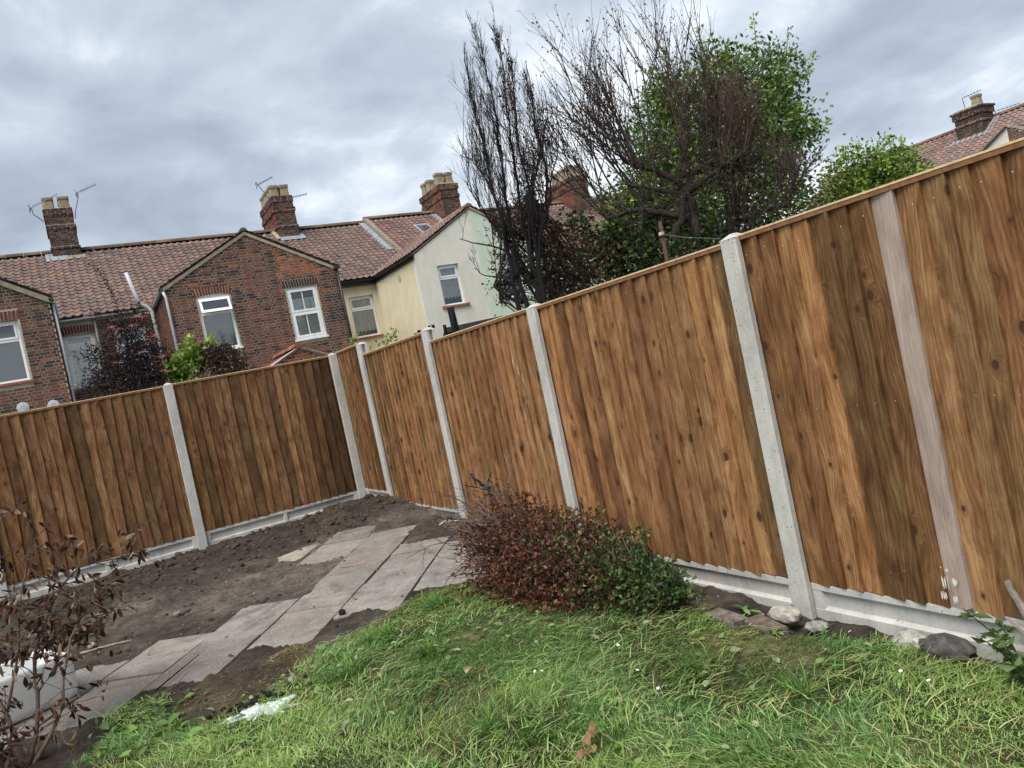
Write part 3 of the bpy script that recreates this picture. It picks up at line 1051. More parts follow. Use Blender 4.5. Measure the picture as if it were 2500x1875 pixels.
def window(parent, fr, u0, u1, z0, z1, style, rec=.09, sill=None, label=None):
    """uPVC window set back in its opening: frame > pane, curtain or blind, sill"""
    f = MB()
    b, n0, n1 = .055, -rec - .06, -rec
    um = (u0 + u1) / 2
    panes = []
    f.fbox(fr, u0, u0 + b, z0, z1, n0, n1)
    f.fbox(fr, u1 - b, u1, z0, z1, n0, n1)
    f.fbox(fr, u0 + b, u1 - b, z0, z0 + b, n0, n1 - .001)
    f.fbox(fr, u0 + b, u1 - b, z1 - b, z1, n0, n1 - .001)
    if style in ('top_light', 'open_light', 'blind'):
        zt = z0 + (z1 - z0) * .68
        f.fbox(fr, u0 + b, u1 - b, zt - .03, zt + .03, n0, n1 - .002)
        panes.append((u0 + b, u1 - b, z0 + b, zt - .03))
        if style == 'top_light':
            panes.append((u0 + b, u1 - b, zt + .03, z1 - b))
        # raised sash round the top light
        s = .045
        q0, q1, w0, w1 = u0 + b + .002, u1 - b - .002, zt + .032, z1 - b - .002
        if style == 'top_light':
            for (a0, a1, c0, c1) in ((q0, q0 + s, w0, w1), (q1 - s, q1, w0, w1), (q0 + s, q1 - s, w0, w0 + s), (q0 + s, q1 - s, w1 - s, w1)):
                f.fbox(fr, a0, a1, c0, c1, n0 + .01, n1 + .012)
    elif style == 'two_sash':
        zt = (z0 + z1) / 2 + .02
        f.fbox(fr, u0 + b, u1 - b, zt - .025, zt + .025, n0, n1 - .002)
        s = .05
        for (w0, w1) in ((z0 + b, zt - .025), (zt + .025, z1 - b)):
            q0, q1 = u0 + b, u1 - b
            for (a0, a1, c0, c1) in ((q0, q0 + s, w0, w1), (q1 - s, q1, w0, w1), (q0 + s, q1 - s, w0, w0 + s), (q0 + s, q1 - s, w1 - s, w1)):
                f.fbox(fr, a0, a1, c0, c1, n0 + .012, n1 + .010)
            f.fbox(fr, um - .011, um + .011, w0 + s, w1 - s, n0 + .02, n1 - .012)
            panes.append((q0 + s, q1 - s, w0 + s, w1 - s))
    wo = f.build('window', 'upvc', parent)
    if label:
        wo['label'] = label
    if style in ('open_light', 'blind'):
        # top light pushed open at the bottom
        zt = z0 + (z1 - z0) * .68
        o_, ud, nd = fr
        P = lambda u, z, n: (o_[0] + ud[0] * u + nd[0] * n, o_[1] + ud[1] * u + nd[1] * n, z)
        m = MB()
        s, zb_, zt_ = .05, zt + .02, z1 - b
        op = .16
        for (a0, a1, g0, g1) in ((0, 1, 0, .19), (0, 1, .81, 1), (0, .075, .19, .81), (.925, 1, .19, .81)):
            uu = [u0 + .03 + (u1 - u0 - .06) * t for t in (a0, a1)]
            zz = [zb_ + (zt_ - zb_) * t for t in (g0, g1)]
            nn = [n1 + .01 + op * (1 - t) for t in (g0, g1)]
            vs = []
            for dn in (0, .04):
                vs += [P(uu[0], zz[0], nn[0] + dn), P(uu[1], zz[0], nn[0] + dn), P(uu[1], zz[1], nn[1] + dn), P(uu[0], zz[1], nn[1] + dn)]
            m.add(vs, [(3, 2, 1, 0), (4, 5, 6, 7), (0, 1, 5, 4), (1, 2, 6, 5), (2, 3, 7, 6), (3, 0, 4, 7)])
        m.build('open_top_light', 'upvc', wo)
        g = MB()
        uu = [u0 + .03 + (u1 - u0 - .06) * t for t in (.07, .93)]
        zz = [zb_ + (zt_ - zb_) * t for t in (.18, .82)]
        nn = [n1 + .03 + op * (1 - t) for t in (.18, .82)]
        g.add([P(uu[0], zz[0], nn[0]), P(uu[1], zz[0], nn[0]), P(uu[1], zz[1], nn[1]), P(uu[0], zz[1], nn[1])], [(0, 1, 2, 3)])
        g.build('pane', 'window_glass', wo)
    for (a0, a1, c0, c1) in panes:
        g = MB()
        o_, ud, nd = fr
        P = lambda u, z, n: (o_[0] + ud[0] * u + nd[0] * n, o_[1] + ud[1] * u + nd[1] * n, z)
        n_ = -rec - .03
        g.add([P(a0, c0, n_), P(a1, c0, n_), P(a1, c1, n_), P(a0, c1, n_)], [(0, 1, 2, 3)])
        g.build('pane', 'window_glass', wo)
    # dark room behind
    rm = MB()
    d = .9
    for (a0, a1, c0, c1, p, q) in ((u0 - .25, u1 + .25, z0 - .3, z1 + .2, -d, -d + .02), (u0 - .27, u0 - .25, z0 - .3, z1 + .2, -d, -.23), (u1 + .25, u1 + .27, z0 - .3, z1 + .2, -d, -.23),
                                   (u0 - .25, u1 + .25, z0 - .32, z0 - .3, -d, -.23), (u0 - .25, u1 + .25, z1 + .2, z1 + .22, -d, -.23)):
        rm.fbox(fr, a0, a1, c0, c1, p, q)
    rm.build('room_behind', 'room_dark', wo)
    if sill:
        sl = MB()
        sl.fbox(fr, u0 - sill[0], u1 + sill[0], z0 - sill[1], z0 - .002, -rec - .05, sill[2])
        sl.build('sill', sill[3], wo)
    return wo


def curtain(win, fr, u0, u1, zb, zt, n=-.24, folds=9, amp=.018, col=(1, 1, 1), scallop=0.0, slant=0.0, name='curtain'):
    o_, ud, nd = fr
    P = lambda u, z, nn: (o_[0] + ud[0] * u + nd[0] * nn, o_[1] + ud[1] * u + nd[1] * nn, z)
    mb = MB()
    N = folds * 6
    vs = []
    for k in range(N + 1):
        t = k / N
        q = amp * math.sin(t * folds * 6.283 + math.sin(t * 9) * 1.2)
        bz = zb + scallop * abs(math.sin(t * 6 * 3.1416)) + slant * t
        vs += [P(u0 + (u1 - u0) * t, bz, n + q), P(u0 + (u1 - u0) * t, zt, n + q * .8)]
    mb.add(vs, [(2 * k, 2 * k + 2, 2 * k + 3, 2 * k + 1) for k in range(N)], col)
    return mb.build(name, 'curtain', win, smooth=True)


# ---- pantiles
TILE_W, TILE_G = 0.205, 0.235
PU = [0.0, .022, .048, .085, .135, .175, .205]
PH = [.040, .047, .036, .012, .002, .008, .030]


def tile_geom(ud, sd, nd):
    """one pantile in directions ud (across), sd (up the slope), nd (normal)"""
    vs = []
    for (s, lift) in ((TILE_G + .05, .000), (0.0, .030), (0.004, .003)):
        for u, h in zip(PU, PH):
            vs.append(tuple(ud[i] * u + sd[i] * s + nd[i] * (h + lift) for i in range(3)))
    n = len(PU)
    fs = []
    for k in range(n - 1):
        fs.append((n + k, n + k + 1, k + 1, k))
        fs.append((2 * n + k, 2 * n + k + 1, n + k + 1, n + k))
    return vs, fs


def tile_tone(r, warm=1.0):
    b = r.choice([(.205, .140, .120), (.220, .150, .126), (.188, .133, .118), (.172, .128, .118), (.228, .147, .12), (.155, .120, .112), (.25, .158, .125)])
    k = r.uniform(.9, 1.1)
    return (b[0] * k * warm, b[1] * k, b[2] * k)


def tile_roof(parent, o, ud, sd, width, length, seed, keep=None, single=0, near=None, warm=1.0, deck=True):
    """rows of pantiles from the eave point o; keep(u,s) clips; `single` tiles as objects"""
    ud, sd = Vector(ud).normalized(), Vector(sd).normalized()
    nd = ud.cross(sd)
    if nd.z < 0:
        nd = -nd
    vs, fs = tile_geom(ud, sd, nd)
    r = random.Random(seed)
    o = Vector(o)
    items = []
    rows = int(length / TILE_G)
    for j in range(rows):
        s = j * TILE_G
        for i in range(int(width / TILE_W + .01)):
            u = i * TILE_W
            if keep is None or keep(u + TILE_W / 2, s + TILE_G / 2):
                p = o + ud * (u + r.uniform(-.004, .004)) + sd * (s + r.uniform(-.008, .008)) + nd * r.uniform(-.003, .004)
                items.append((p, tile_tone(r, warm)))
    sing = set()
    if single:
        idx = sorted(range(len(items)), key=lambda i: (items[i][0] - CAM).length if near is None else near(items[i][0]))
        sing = set(idx[:single])
        mb = MB()
        mb.add(vs, fs)
        tmp = mb.build('tile', 'tile')
        me = tmp.data
        bpy.data.objects.remove(tmp)
        po = origin(parent)
        for i in sing:
            t = bpy.data.objects.new('tile', me)
            COL.objects.link(t)
            t.parent = parent
            t.location = items[i][0] - po
            t.color = (*items[i][1], 1)
    rest = [it for i, it in enumerate(items) if i not in sing]
    if rest:
        V0 = np.array(vs)
        P = np.array([tuple(it[0]) for it in rest])
        V = (P[:, None, :] + V0[None]).reshape(-1, 3)
        F = (np.arange(len(rest))[:, None, None] * len(vs) + np.array(fs)[None]).reshape(-1, 4)
        C = np.repeat(np.array([it[1] for it in rest]), len(vs), axis=0)
        np_mesh('tiling', V, F, C, 'tile', parent, kind='stuff')


def slab_poly(name, mat, parent, pts, th=.05, col=(1, 1, 1)):
    """flat closed slab with top face pts (counter-clockwise from outside)"""
    P = [Vector(p) for p in pts]
    nrm = (P[1] - P[0]).cross(P[2] - P[0]).normalized()
    n = len(P)
    mb = MB()
    mb.add([tuple(p) for p in P] + [tuple(p - nrm * th) for p in P],
           [tuple(range(n)), tuple(range(2 * n - 1, n - 1, -1))] + [(k, k + n, (k + 1) % n + n, (k + 1) % n) for k in range(n)], col)
    return mb.build(name, mat, parent)


def ridge_tiles(parent, p0, p1, r=.10, seg=.42, col=(.235, .125, .085), name='ridge_tile', mat='tile', seed=1):
    p0, p1 = Vector(p0), Vector(p1)
    L = (p1 - p0).length
    n = max(1, int(L / seg))
    d = (p1 - p0) / n
    side = d.cross(Vector((0, 0, 1))).normalized()
    rr = random.Random(seed)
    for i in range(n):
        a, b = p0 + d * (i + .012), p0 + d * (i + .988)
        k = rr.uniform(.7, 1.2)
        mb = MB()
        vs = []
        for p in (a, b):
            for j in range(7):
                t = math.pi * (j / 6.0)
                vs.append(tuple(p + side * math.cos(t) * r + Vector((0, 0, math.sin(t) * r - .03))))
        mb.add(vs, [(j, j + 1, j + 8, j + 7) for j in range(6)] + [(0, 1, 2, 3, 4, 5, 6), (13, 12, 11, 10, 9, 8, 7)], tuple(c * k for c in col))
        mb.build(name, mat, parent)


def pot(parent, c, h=.36, r=.115):
    mb = MB()
    mb.lathe(c, [(r * 1.1, -.03), (r * 1.05, .02), (r * .92, h * .55), (r * .92, h * .72), (r * 1.02, h * .76), (r * 1.10, h * .84), (r * 1.10, h), (r * .85, h), (r * .8, h - .12), (.001, h - .12)], 8, square=False)
    mb.build('pot', 'pot_buff', parent)


def square_pot(parent, c, h=.36, r=.155):
    mb = MB()
    prof = [(r * 1.02, -.04), (r, .0), (r * .88, h * .6), (r * .88, h * .70), (r * .98, h * .76), (r * 1.04, h * .84), (r * 1.04, h), (r * .78, h), (r * .74, h - .12), (.001, h - .12)]
    vs, fs = [], []
    for q, z in prof:
        e = q * .22
        vs += [(c[0] + sx, c[1] + sy, c[2] + z) for sx, sy in ((-q + e, -q), (q - e, -q), (q, -q + e), (q, q - e), (q - e, q), (-q + e, q), (-q, q - e), (-q, -q + e))]
    for i in range(len(prof) - 1):
        for k in range(8):
            fs.append((i * 8 + k, i * 8 + (k + 1) % 8, i * 8 + 8 + (k + 1) % 8, i * 8 + 8 + k))
    mb.add(vs, fs)
    mb.build('pot', 'pot_buff', parent)


def chimney(house, x0, x1, y0, y1, z0, zt, seed, bands=(), pots=(), darkness=.45, red=None, ztop_slope=0):
    """brick stack with projecting bands; pots are sub-parts"""
    core = MB()
    core.box(x0 + .012, x1 - .012, y0 + .012, y1 - .012, z0, zt - .02)
    ch = core.build('chimney', 'mortar', house)

    def tone(u, z, r):
        return brick_tone(u, z, r, darkness)

    def tone_side(u, z, r):
        if red and r.random() < red:
            return tuple(c * r.uniform(.8, 1.2) for c in (.20, .075, .05))
        return brick_tone(u, z, r, darkness)
    levels = [(z0, zt, 0.0)]
    lay_bricks(ch, ((x0, y0 + .012), (1, 0), (0, -1)), .0, x1 - x0, z0, zt - .01, seed, tone=tone, proud=.012)
    lay_bricks(ch, ((x0 + .012, y1), (0, -1), (-1, 0)), .0, y1 - y0, z0, zt - .01, seed + 1, tone=tone_side, proud=.012)
    lay_bricks(ch, ((x1 - .012, y0), (0, 1), (1, 0)), .0, y1 - y0, z0, zt - .01, seed + 2, tone=tone, proud=.012)
    for (bz, bh, bo) in bands:
        mb = MB()
        r = random.Random(int(bz * 100))
        # band of projecting bricks on three sides
        for (u, wmax, fr) in ((0, x1 - x0 + 2 * bo, ((x0 - bo, y0 - bo + .02), (1, 0), (0, -1))), (0, y1 - y0 + 2 * bo, ((x0 - bo + .02, y1 + bo), (0, -1), (-1, 0))), (0, y1 - y0 + 2 * bo, ((x1 + bo - .02, y0 - bo), (0, 1), (1, 0)))):
            zz = bz
            while zz < bz + bh - .01:
                q = 0.0 - r.choice([0, .1])
                while q < wmax:
                    a, b = max(q, 0.0), min(q + .212, wmax)
                    if b - a > .03:
                        mb.fbox(fr, a, b - .008, zz, zz + .062, -.02, .02 + r.uniform(-.002, .002), tone(0, 0, r))
                    q += .222
                zz += .0727
        mb.build('band', 'brick', ch)
        core2 = MB()
        core2.box(x0 - bo + .008, x1 + bo - .008, y0 - bo + .008, y1 + bo - .008, bz, bz + bh)
        core2.build('band_core', 'mortar', ch)
    cap = MB()
    cap.add([(x0 - .02, y0 - .02, zt - .02), (x1 + .02, y0 - .02, zt - .02), (x1 + .02, y1 + .02, zt - .02), (x0 - .02, y1 + .02, zt - .02),
             (x0 + .06, y0 + .06, zt + .05), (x1 - .06, y0 + .06, zt + .05), (x1 - .06, y1 - .06, zt + .05), (x0 + .06, y1 - .06, zt + .05)],
            [(0, 3, 2, 1), (4, 5, 6, 7), (0, 1, 5, 4), (1, 2, 6, 5), (2, 3, 7, 6), (3, 0, 4, 7)])
    cap.build('flaunching', 'cement', ch)
    for (px_, py_, h) in pots:
        square_pot(ch, (px_, py_, zt + .04), h)
    return ch


def gutter(name, parent, p0, p1, r=.055, mat='pipe_grey'):
    p0, p1 = Vector(p0), Vector(p1)
    d = (p1 - p0).normalized()
    side = d.cross(Vector((0, 0, 1))).normalized()
    mb = MB()
    vs = []
    for p in (p0, p1):
        for rr_ in (r, r - .007):
            for j in range(7):
                t = math.pi * (1 + j / 6.0)
                vs.append(tuple(p + side * math.cos(t) * rr_ + Vector((0, 0, math.sin(t) * rr_))))
    fs = []
    for j in range(6):
        fs.append((j, j + 1, j + 15, j + 14))
        fs.append((j + 8, j + 7, j + 21, j + 22))
    fs += [(0, 14, 21, 7), (6, 13, 27, 20), (0, 7, 8, 9, 10, 11, 12, 13, 6, 5, 4, 3, 2, 1)]
    mb.add(vs, fs)
    return mb.build(name, mat, parent)


def pipe(name, parent, pts, r=.034, mat='pipe_grey', n=8):
    mb = MB()
    mb.tube(pts, r, n)
    return mb.build(name, mat, parent, smooth=True)


def aerial(label, base, bend, head, tip, seed, grid=True, nel=14, group='television aerials on the chimneys'):
    """yagi aerial: bent mast, boom with short elements, reflector grid"""
    t = thing('television_aerial', label, 'aerial', base, 0, group)
    mb = MB()
    mb.tube([base, *bend, head], .014, 5)
    mb.build('mast', 'aerial_metal', t)
    h, e = Vector(head), Vector(tip)
    mb = MB()
    mb.tube([h, e], .010, 5)
    mb.build('boom', 'aerial_metal', t)
    d = (e - h).normalized()
    side = d.cross(Vector((0, 0, 1))).normalized()
    el = MB()
    for k in range(nel):
        p = h + (e - h) * ((k + 1) / nel)
        L = .075 - .025 * k / nel
        el.tube([p - side * L + Vector((0, 0, -.02)), p + side * L + Vector((0, 0, .02))], .0055, 4)
        el.tube([p + Vector((0, 0, -L * .55)), p + Vector((0, 0, L * .55))], .005, 4)
    el.build('elements', 'aerial_metal', t)
    if grid:
        g = MB()
        c = h - d * .03
        upv = Vector((0, 0, 1))
        for a in (-.09, -.045, .045, .09):
            g.tube([c - side * .13 + upv * a - d * abs(a) * .4, c + side * .13 + upv * a - d * abs(a) * .4], .008, 4)
        for a in (-.13, 0, .13):
            g.tube([c + side * a - upv * .09 - d * .036, c + side * a], .008, 4)
            g.tube([c + side * a, c + side * a + upv * .09 - d * .036], .008, 4)
        g.build('reflector', 'aerial_metal', t)
    return t


YG, YR, YE, YK, ZE, ZK = 11.6, 14.5, 14.36, 18.2, 5.17, 7.80
SL = (ZK - ZE) / (YK - YE)
SDIR = Vector((0, 1, SL)).normalized()
SLEN = math.hypot(YK - YE, ZK - ZE)
camnear = lambda p: (Vector(p) - CAM).length


def main_roof(house, x0, x1, seed, dz=0.0, keep=None, single=300, near=None, warm=1.0):
    deck = slab_poly('roof', 'felt', house, [(x0, YE + .03, ZE + .005 + dz), (x1, YE + .03, ZE + .005 + dz), (x1, YK, ZK + dz), (x0, YK, ZK + dz)], .06)
    back = slab_poly('rear_slope', 'tile', deck, [(x1, YK + 3.9, ZE + dz), (x0, YK + 3.9, ZE + dz), (x0, YK + .01, ZK + dz), (x1, YK + .01, ZK + dz)], .08, (.14, .09, .075))
    tile_roof(deck, (x0, YE, ZE + .01 + dz), (1, 0, 0), SDIR, x1 - x0, SLEN, seed, keep, single, near, warm)
    ridge_tiles(deck, (x0, YK, ZK + .05 + dz), (x1, YK, ZK + .05 + dz), .115, .45, (.15, .105, .075), seed=seed)
    return deck


def wing_roof(house, xa, xb, xp, y0, ze, zp, seed, single=0, ridge_col=(.16, .12, .085), over=.05):
    """two slopes running back from the gable into the main roof"""
    yb = YE + (zp - ZE) / SL + .15
    out = []
    for side in (-1, 1):
        xe = xa - over if side < 0 else xb + over
        L = math.hypot(xp - xe, zp - ze)
        sd = Vector((xp - xe, 0, zp - ze)).normalized()
        # valley: main roof height at y meets the wing slope
        pts = [(xe, y0 - .03, ze), (xp, y0 - .03, zp), (xp, yb, zp), (xe, YE + (ze - ZE) / SL + .15, ze)]
        if side < 0:
            pts = [pts[0], pts[3], pts[2], pts[1]]
        else:
            pass
        deck = slab_poly('roof', 'tile', house, pts[::-1], .04, (.12, .09, .08))
        keepf = lambda u, s: True
        yv = lambda s: YE + (ze + (zp - ze) * s / L - ZE) / SL + .12
        n_u = int((yb - y0 + .05) / TILE_W)
        if side < 0:
            # u runs towards -y so that rolls face the same way
            ud = Vector((0, -1, 0))
            oy = y0 - .03 + n_u * TILE_W
            tile_roof(deck, (xe, oy, ze + .01), ud, sd, n_u * TILE_W + .001, L, seed, lambda u, s: oy - u < yv(s), single)
        else:
            ud = Vector((0, 1, 0))
            tile_roof(deck, (xe, y0 - .03, ze + .01), ud, sd, n_u * TILE_W + .001, L, seed + 1, lambda u, s: y0 - .03 + u < yv(s), single)
        out.append(deck)
    ridge_tiles(out[0], (xp, y0 - .02, zp + .045), (xp, yb, zp + .045), .105, .40, ridge_col, seed=seed)
    return out


def verge(parent, fr, ua, za, ub, zb, wd=.10, th=.07, mat='cement', name='verge', col=(1, 1, 1)):
    """mortared verge along a gable's sloping edge"""
    o_, ud, nd = fr
    P = lambda u, z, n: (o_[0] + ud[0] * u + nd[0] * n, o_[1] + ud[1] * u + nd[1] * n, z)
    mb = MB()
    vs = []
    for (u, z) in ((ua, za), (ub, zb)):
        vs += [P(u, z - wd / 2, -.1), P(u, z - wd / 2, th * .6), P(u, z + wd / 2, th * .5), P(u, z + wd / 2, -.1)]
    mb.add(vs, [(0, 1, 2, 3), (7, 6, 5, 4), (0, 4, 5, 1), (1, 5, 6, 2), (2, 6, 7, 3), (3, 7, 4, 0)], col)
    return mb.build(name, mat, parent)


# ---- house at the far left: brick wing with a gable, cut by the picture edge
h1 = thing('terraced_house', 'brick terraced house at the far left with two aerials on its chimney', 'house', (-4.5, 13, 0), 0, 'terraced houses behind the left fence')
W1 = (-4.43, -3.61, 3.46, 4.87)
fr = XF(YG)
xa, xb, xp, ze, zp = -6.6, -2.9, -4.75, 5.22, 6.33
wl = wall_mesh('wall', 'mortar', h1, fr, holed(xa, xb, 0, ze, [W1]))
gable_tri('gable', 'mortar', wl, fr, xa, xb, ze, xp, zp)
lo = lambda z: xa + max(0, z - ze) * (xp - xa) / (zp - ze)
hi = lambda z: xb - max(0, z - ze) * (xb - xp) / (zp - ze)
lay_bricks(wl, fr, xa, xb, 2.3, zp - .1, 101, [(W1[0] - .04, W1[1] + .05, W1[2] - .09, W1[3] + .24)], lo, hi, 300, lambda u, z, r: brick_tone(u, z, r, .30 if z > 3.6 else .02), near=lambda u, z: abs(u + 3.2) + abs(z - 4))
arch(wl, fr, W1[0] - .03, W1[1] + .06, W1[3] + .01, 12, .205, .0, 5)
win = window(h1, fr, *W1, 'top_light', sill=(.08, .06, .05, 'terracotta_sill'))
curtain(win, fr, W1[0], W1[1], W1[2], W1[3], -.30, 3, .004, (.16, .17, .17), name='blind')
verge(h1, fr, xp, zp, xb, ze, .13, .09)
verge(h1, fr, xa, ze, xp, zp, .13, .09)
# side wall of the wing and main rear wall
sfr = ((xb, YR), (0, -1), (1, 0))
wall_mesh('side_wall', 'mortar', h1, sfr, [(0, YR - YG - .22, 0, ze)])
lay_bricks(h1.children[-1], sfr, 0, YR - YG, 2.6, ze, 103)
pipe('downpipe', h1, [(xb + .06, YG + .1, ze - .1), (xb + .06, YG + .1, 2.0)], .03)
gutter('gutter', h1, (xb + .07, YG - .06, ze - .03), (xb + .07, YR - .1, ze - .03))
wing_roof(h1, xa, xb, xp, YG, ze + .05, zp + .06, 301)
r1 = main_roof(h1, -1.45 - 37 * TILE_W, -1.45, 302, 0.0, single=300, near=lambda p: abs(p.x + 2.3) + abs(p.y - 15.8) * .7)
chimney(h1, -2.57, -1.81, 17.83, 18.9, 7.0, 9.09, 401, ((7.86, .075, .03), (8.46, .15, .03), (8.90, .16, .025)), [(-2.40, 18.05, .36), (-1.98, 18.05, .36), (-2.40, 18.62, .36), (-1.98, 18.62, .36)], .62)
for (a, b) in (((-2.66, 17.74, 7.47), (-1.9, 17.74, 7.47)),):
    slab_poly('lead_flashing', 'lead', h1, [(-2.66, 17.60, 7.47), (-2.2, 17.60, 7.47), (-2.2, 17.84, 7.66), (-2.66, 17.84, 7.66)], .012)
slab_poly('cement_fillet', 'cement', h1, [(-2.2, 17.62, 7.48), (-1.70, 17.62, 7.48), (-1.70, 17.85, 7.65), (-2.2, 17.85, 7.65)], .02)
slab_poly('lead_flashing', 'lead', h1, [(-2.78, 17.60, 7.46), (-2.58, 17.60, 7.46), (-2.58, 18.25, 7.90), (-2.78, 18.25, 7.90)], .012)
for dx in (-3.87, -3.27):
    mb = MB()
    vs, fs = [], []
    prof = [(.0, .035), (.02, .034), (.024, .026), (.05, .026), (.054, .034), (.08, .030), (.084, .022), (.115, .022), (.125, .014), (.13, .0)]
    for (r_, n_) in prof:
        for k in range(20):
            vs.append((dx + r_ * math.cos(k * .31416), YG - .012 - n_, (2.85 if dx < -3.5 else 2.775) + r_ * math.sin(k * .31416)))
    for i in range(len(prof) - 1):
        for k in range(20):
            fs.append((i * 20 + k, i * 20 + (k + 1) % 20, i * 20 + 20 + (k + 1) % 20, i * 20 + 20 + k))
    mb.add(vs, fs)
    mb.build('wall_disc', 'pipe_grey', h1, smooth=False)

aerial('television aerial with a square grid left of the leftmost chimney', (-2.63, 17.80, 8.72), [(-2.68, 17.78, 8.80), (-2.84, 17.76, 8.95)], (-2.86, 17.75, 9.17), (-2.12, 17.70, 9.50), 1)
aerial('television aerial on a cranked mast right of the leftmost chimney', (-1.76, 17.80, 8.74), [(-1.72, 17.78, 8.95), (-1.56, 17.78, 9.38)], (-1.54, 17.78, 9.55), (-1.0, 17.7, 9.74), 2)

# ---- middle house: wide brick gable
h2 = thing('terraced_house', 'brick terraced house with the wide gable and two white windows', 'house', (1.8, 13, 0), 0, 'terraced houses behind the left fence')
xa, xb, xp, ze, zp = -0.43, 4.03, 1.80, 5.12, 6.33
W2, W3 = (0.30, 1.11, 3.43, 4.82), (2.56, 3.38, 3.35, 4.74)
wl = wall_mesh('wall', 'mortar', h2, fr, holed(xa, xb, 0, ze, [W2, W3]))
gable_tri('gable', 'mortar', wl, fr, xa, xb, ze, xp, zp)
lo = lambda z: xa + max(0, z - ze) * (xp - xa) / (zp - ze)
hi = lambda z: xb - max(0, z - ze) * (xb - xp) / (zp - ze)


def tone2(u, z, r):
    d = .10
    if u > 3.5 and z > 3.6:
        d = .62
    elif u < .35 and z > 4.9:
        d = .45
    elif z > 5.6 and u < 1.5:
        d = .35
    elif z < 3.9:
        d = .02
    return brick_tone(u, z, r, d, lambda a, b: 2.35 < a < 3.75 and 5.02 < b < 5.75 and b < 6.6 - .32 * (a - 1.8) and a > 2.2 + (5.3 - b) * .6)


lay_bricks(wl, fr, xa, xb, 2.0, zp - .05, 111, [(W2[0] - .03, W2[1] + .03, W2[2] - .07, W2[3] + .23), (W3[0] - .03, W3[1] + .03, W3[2] - .07, W3[3] + .22)], lo, hi, 300, tone2, near=lambda u, z: abs(u - 1.9) + abs(z - 4.6))
arch(wl, fr, W2[0] - .05, W2[1] + .05, W2[3] - .01, 13, .215, .055, 6)
arch(wl, fr, W3[0] - .05, W3[1] + .05, W3[3] + .02, 13, .205, .0, 7, True)
win = window(h2, fr, *W2, 'blind', rec=.03, sill=(.05, .05, .05, 'upvc'), label='white window with its top light open and a dark blind')
bl = MB()
zz = W2[2] + .06
while zz < W2[2] + (W2[3] - W2[2]) * .68 - .04:
    bl.fbox(fr, W2[0] + .07, W2[1] - .07, zz, zz + .017, -.205, -.19, (.17, .21, .19))
    zz += .026
bl.build('blind', 'curtain', win)
win = window(h2, fr, *W3, 'two_sash', rec=.03, sill=(.05, .05, .05, 'upvc'), label='white window of two sashes with net curtains')
curtain(win, fr, W3[0] + .03, W3[1] - .03, W3[2] + .04, W3[3] - .28, -.115, 8, .012, (1.12, 1.16, 1.08))
verge(h2, fr, xp, zp, xb, ze, .085, .06, col=(1.25, 1.25, 1.25))
verge(h2, fr, xa, ze, xp, zp, .085, .06, col=(.9, .9, .9))
sw = SF(xa, YR)
swl = wall_mesh('side_wall', 'mortar', h2, sw, [(0, YR - YG - .22, 0, ze)])
lay_bricks(swl, sw, 0, YR - YG, 2.0, ze, 113)
# main rear wall left of the gable with two windows
fr3 = XF(YR)
W4, W5 = (-2.82, -2.06, 3.33, 4.73), (-1.55, -.80, 3.33, 4.73)
mw = wall_mesh('rear_wall', 'mortar', h2, fr3, holed(-2.88, xa - .001, 0, 5.1, [W4, W5]))
lay_bricks(mw, fr3, -2.88, xa, 2.0, 5.08, 115, [(W4[0] - .03, W4[1] + .03, W4[2] - .07, W4[3] + .26), (W5[0] - .03, W5[1] + .03, W5[2] - .07, W5[3] + .26)])
arch(mw, fr3, W4[0] - .05, W4[1] + .05, W4[3] - .01, 12, .215, .045, 8)
arch(mw, fr3, W5[0] - .05, W5[1] + .05, W5[3] - .01, 12, .215, .045, 9)
win = window(h2, fr3, *W4, 'top_light', sill=(.05, .05, .06, 'upvc'))
curtain(win, fr3, W4[0] + .02, W4[1] - .02, W4[2] + .02, W4[3] - .2, -.18, 5, .02, (1.0, 1.04, 1.05))
curtain(win, fr3, W4[0] + .14, W4[0] + .42, W4[2] + .02, W4[3] - .5, -.165, 5, .006, (.45, .46, .48))
win = window(h2, fr3, *W5, 'top_light', sill=(.05, .05, .06, 'upvc'))
curtain(win, fr3, W5[0] + .02, W5[1] - .02, W5[2] + .02, W5[3] - .06, -.22, 6, .02, (.62, .65, .66))
wing_roof(h2, xa, xb, xp, YG, ze + .04, zp + .05, 311)
r2 = main_roof(h2, -1.449, -1.449 + 27 * TILE_W + .0005, 312, 0.0, single=300, near=lambda p: abs(p.x + .2) + abs(p.y - 15.8) * .7)
r2b = main_roof(h2, -1.449 + 27 * TILE_W + .001, -1.449 + 44 * TILE_W + .002, 313, 0.0, single=300, near=lambda p: abs(p.x - 5.6) + abs(p.y - 16.3) * .7)
chimney(h2, 4.27, 4.97, 17.58, 19.55, 6.9, 8.87, 411, ((7.80, .075, .03), (8.36, .085, .035), (8.70, .16, .025)), [(x_, y_, .42) for y_ in (17.85, 18.3, 18.75, 19.2) for x_ in (4.44, 4.80)], .45, .35)
slab_poly('lead_flashing', 'lead', h2, [(4.24, 17.36, 7.32), (5.10, 17.36, 7.32), (5.10, 17.60, 7.50), (4.24, 17.60, 7.50)], .012)
slab_poly('lead_flashing', 'lead', h2, [(4.98, 17.36, 7.33), (5.12, 17.36, 7.33), (5.12, 17.75, 7.60), (4.98, 17.75, 7.60)], .012)
slab_poly('cement_fillet', 'cement', h2, [(4.14, 17.45, 7.40), (4.27, 17.45, 7.42), (4.27, 18.25, 7.95), (4.14, 18.25, 7.90)], .03, (1.3, 1.3, 1.3))
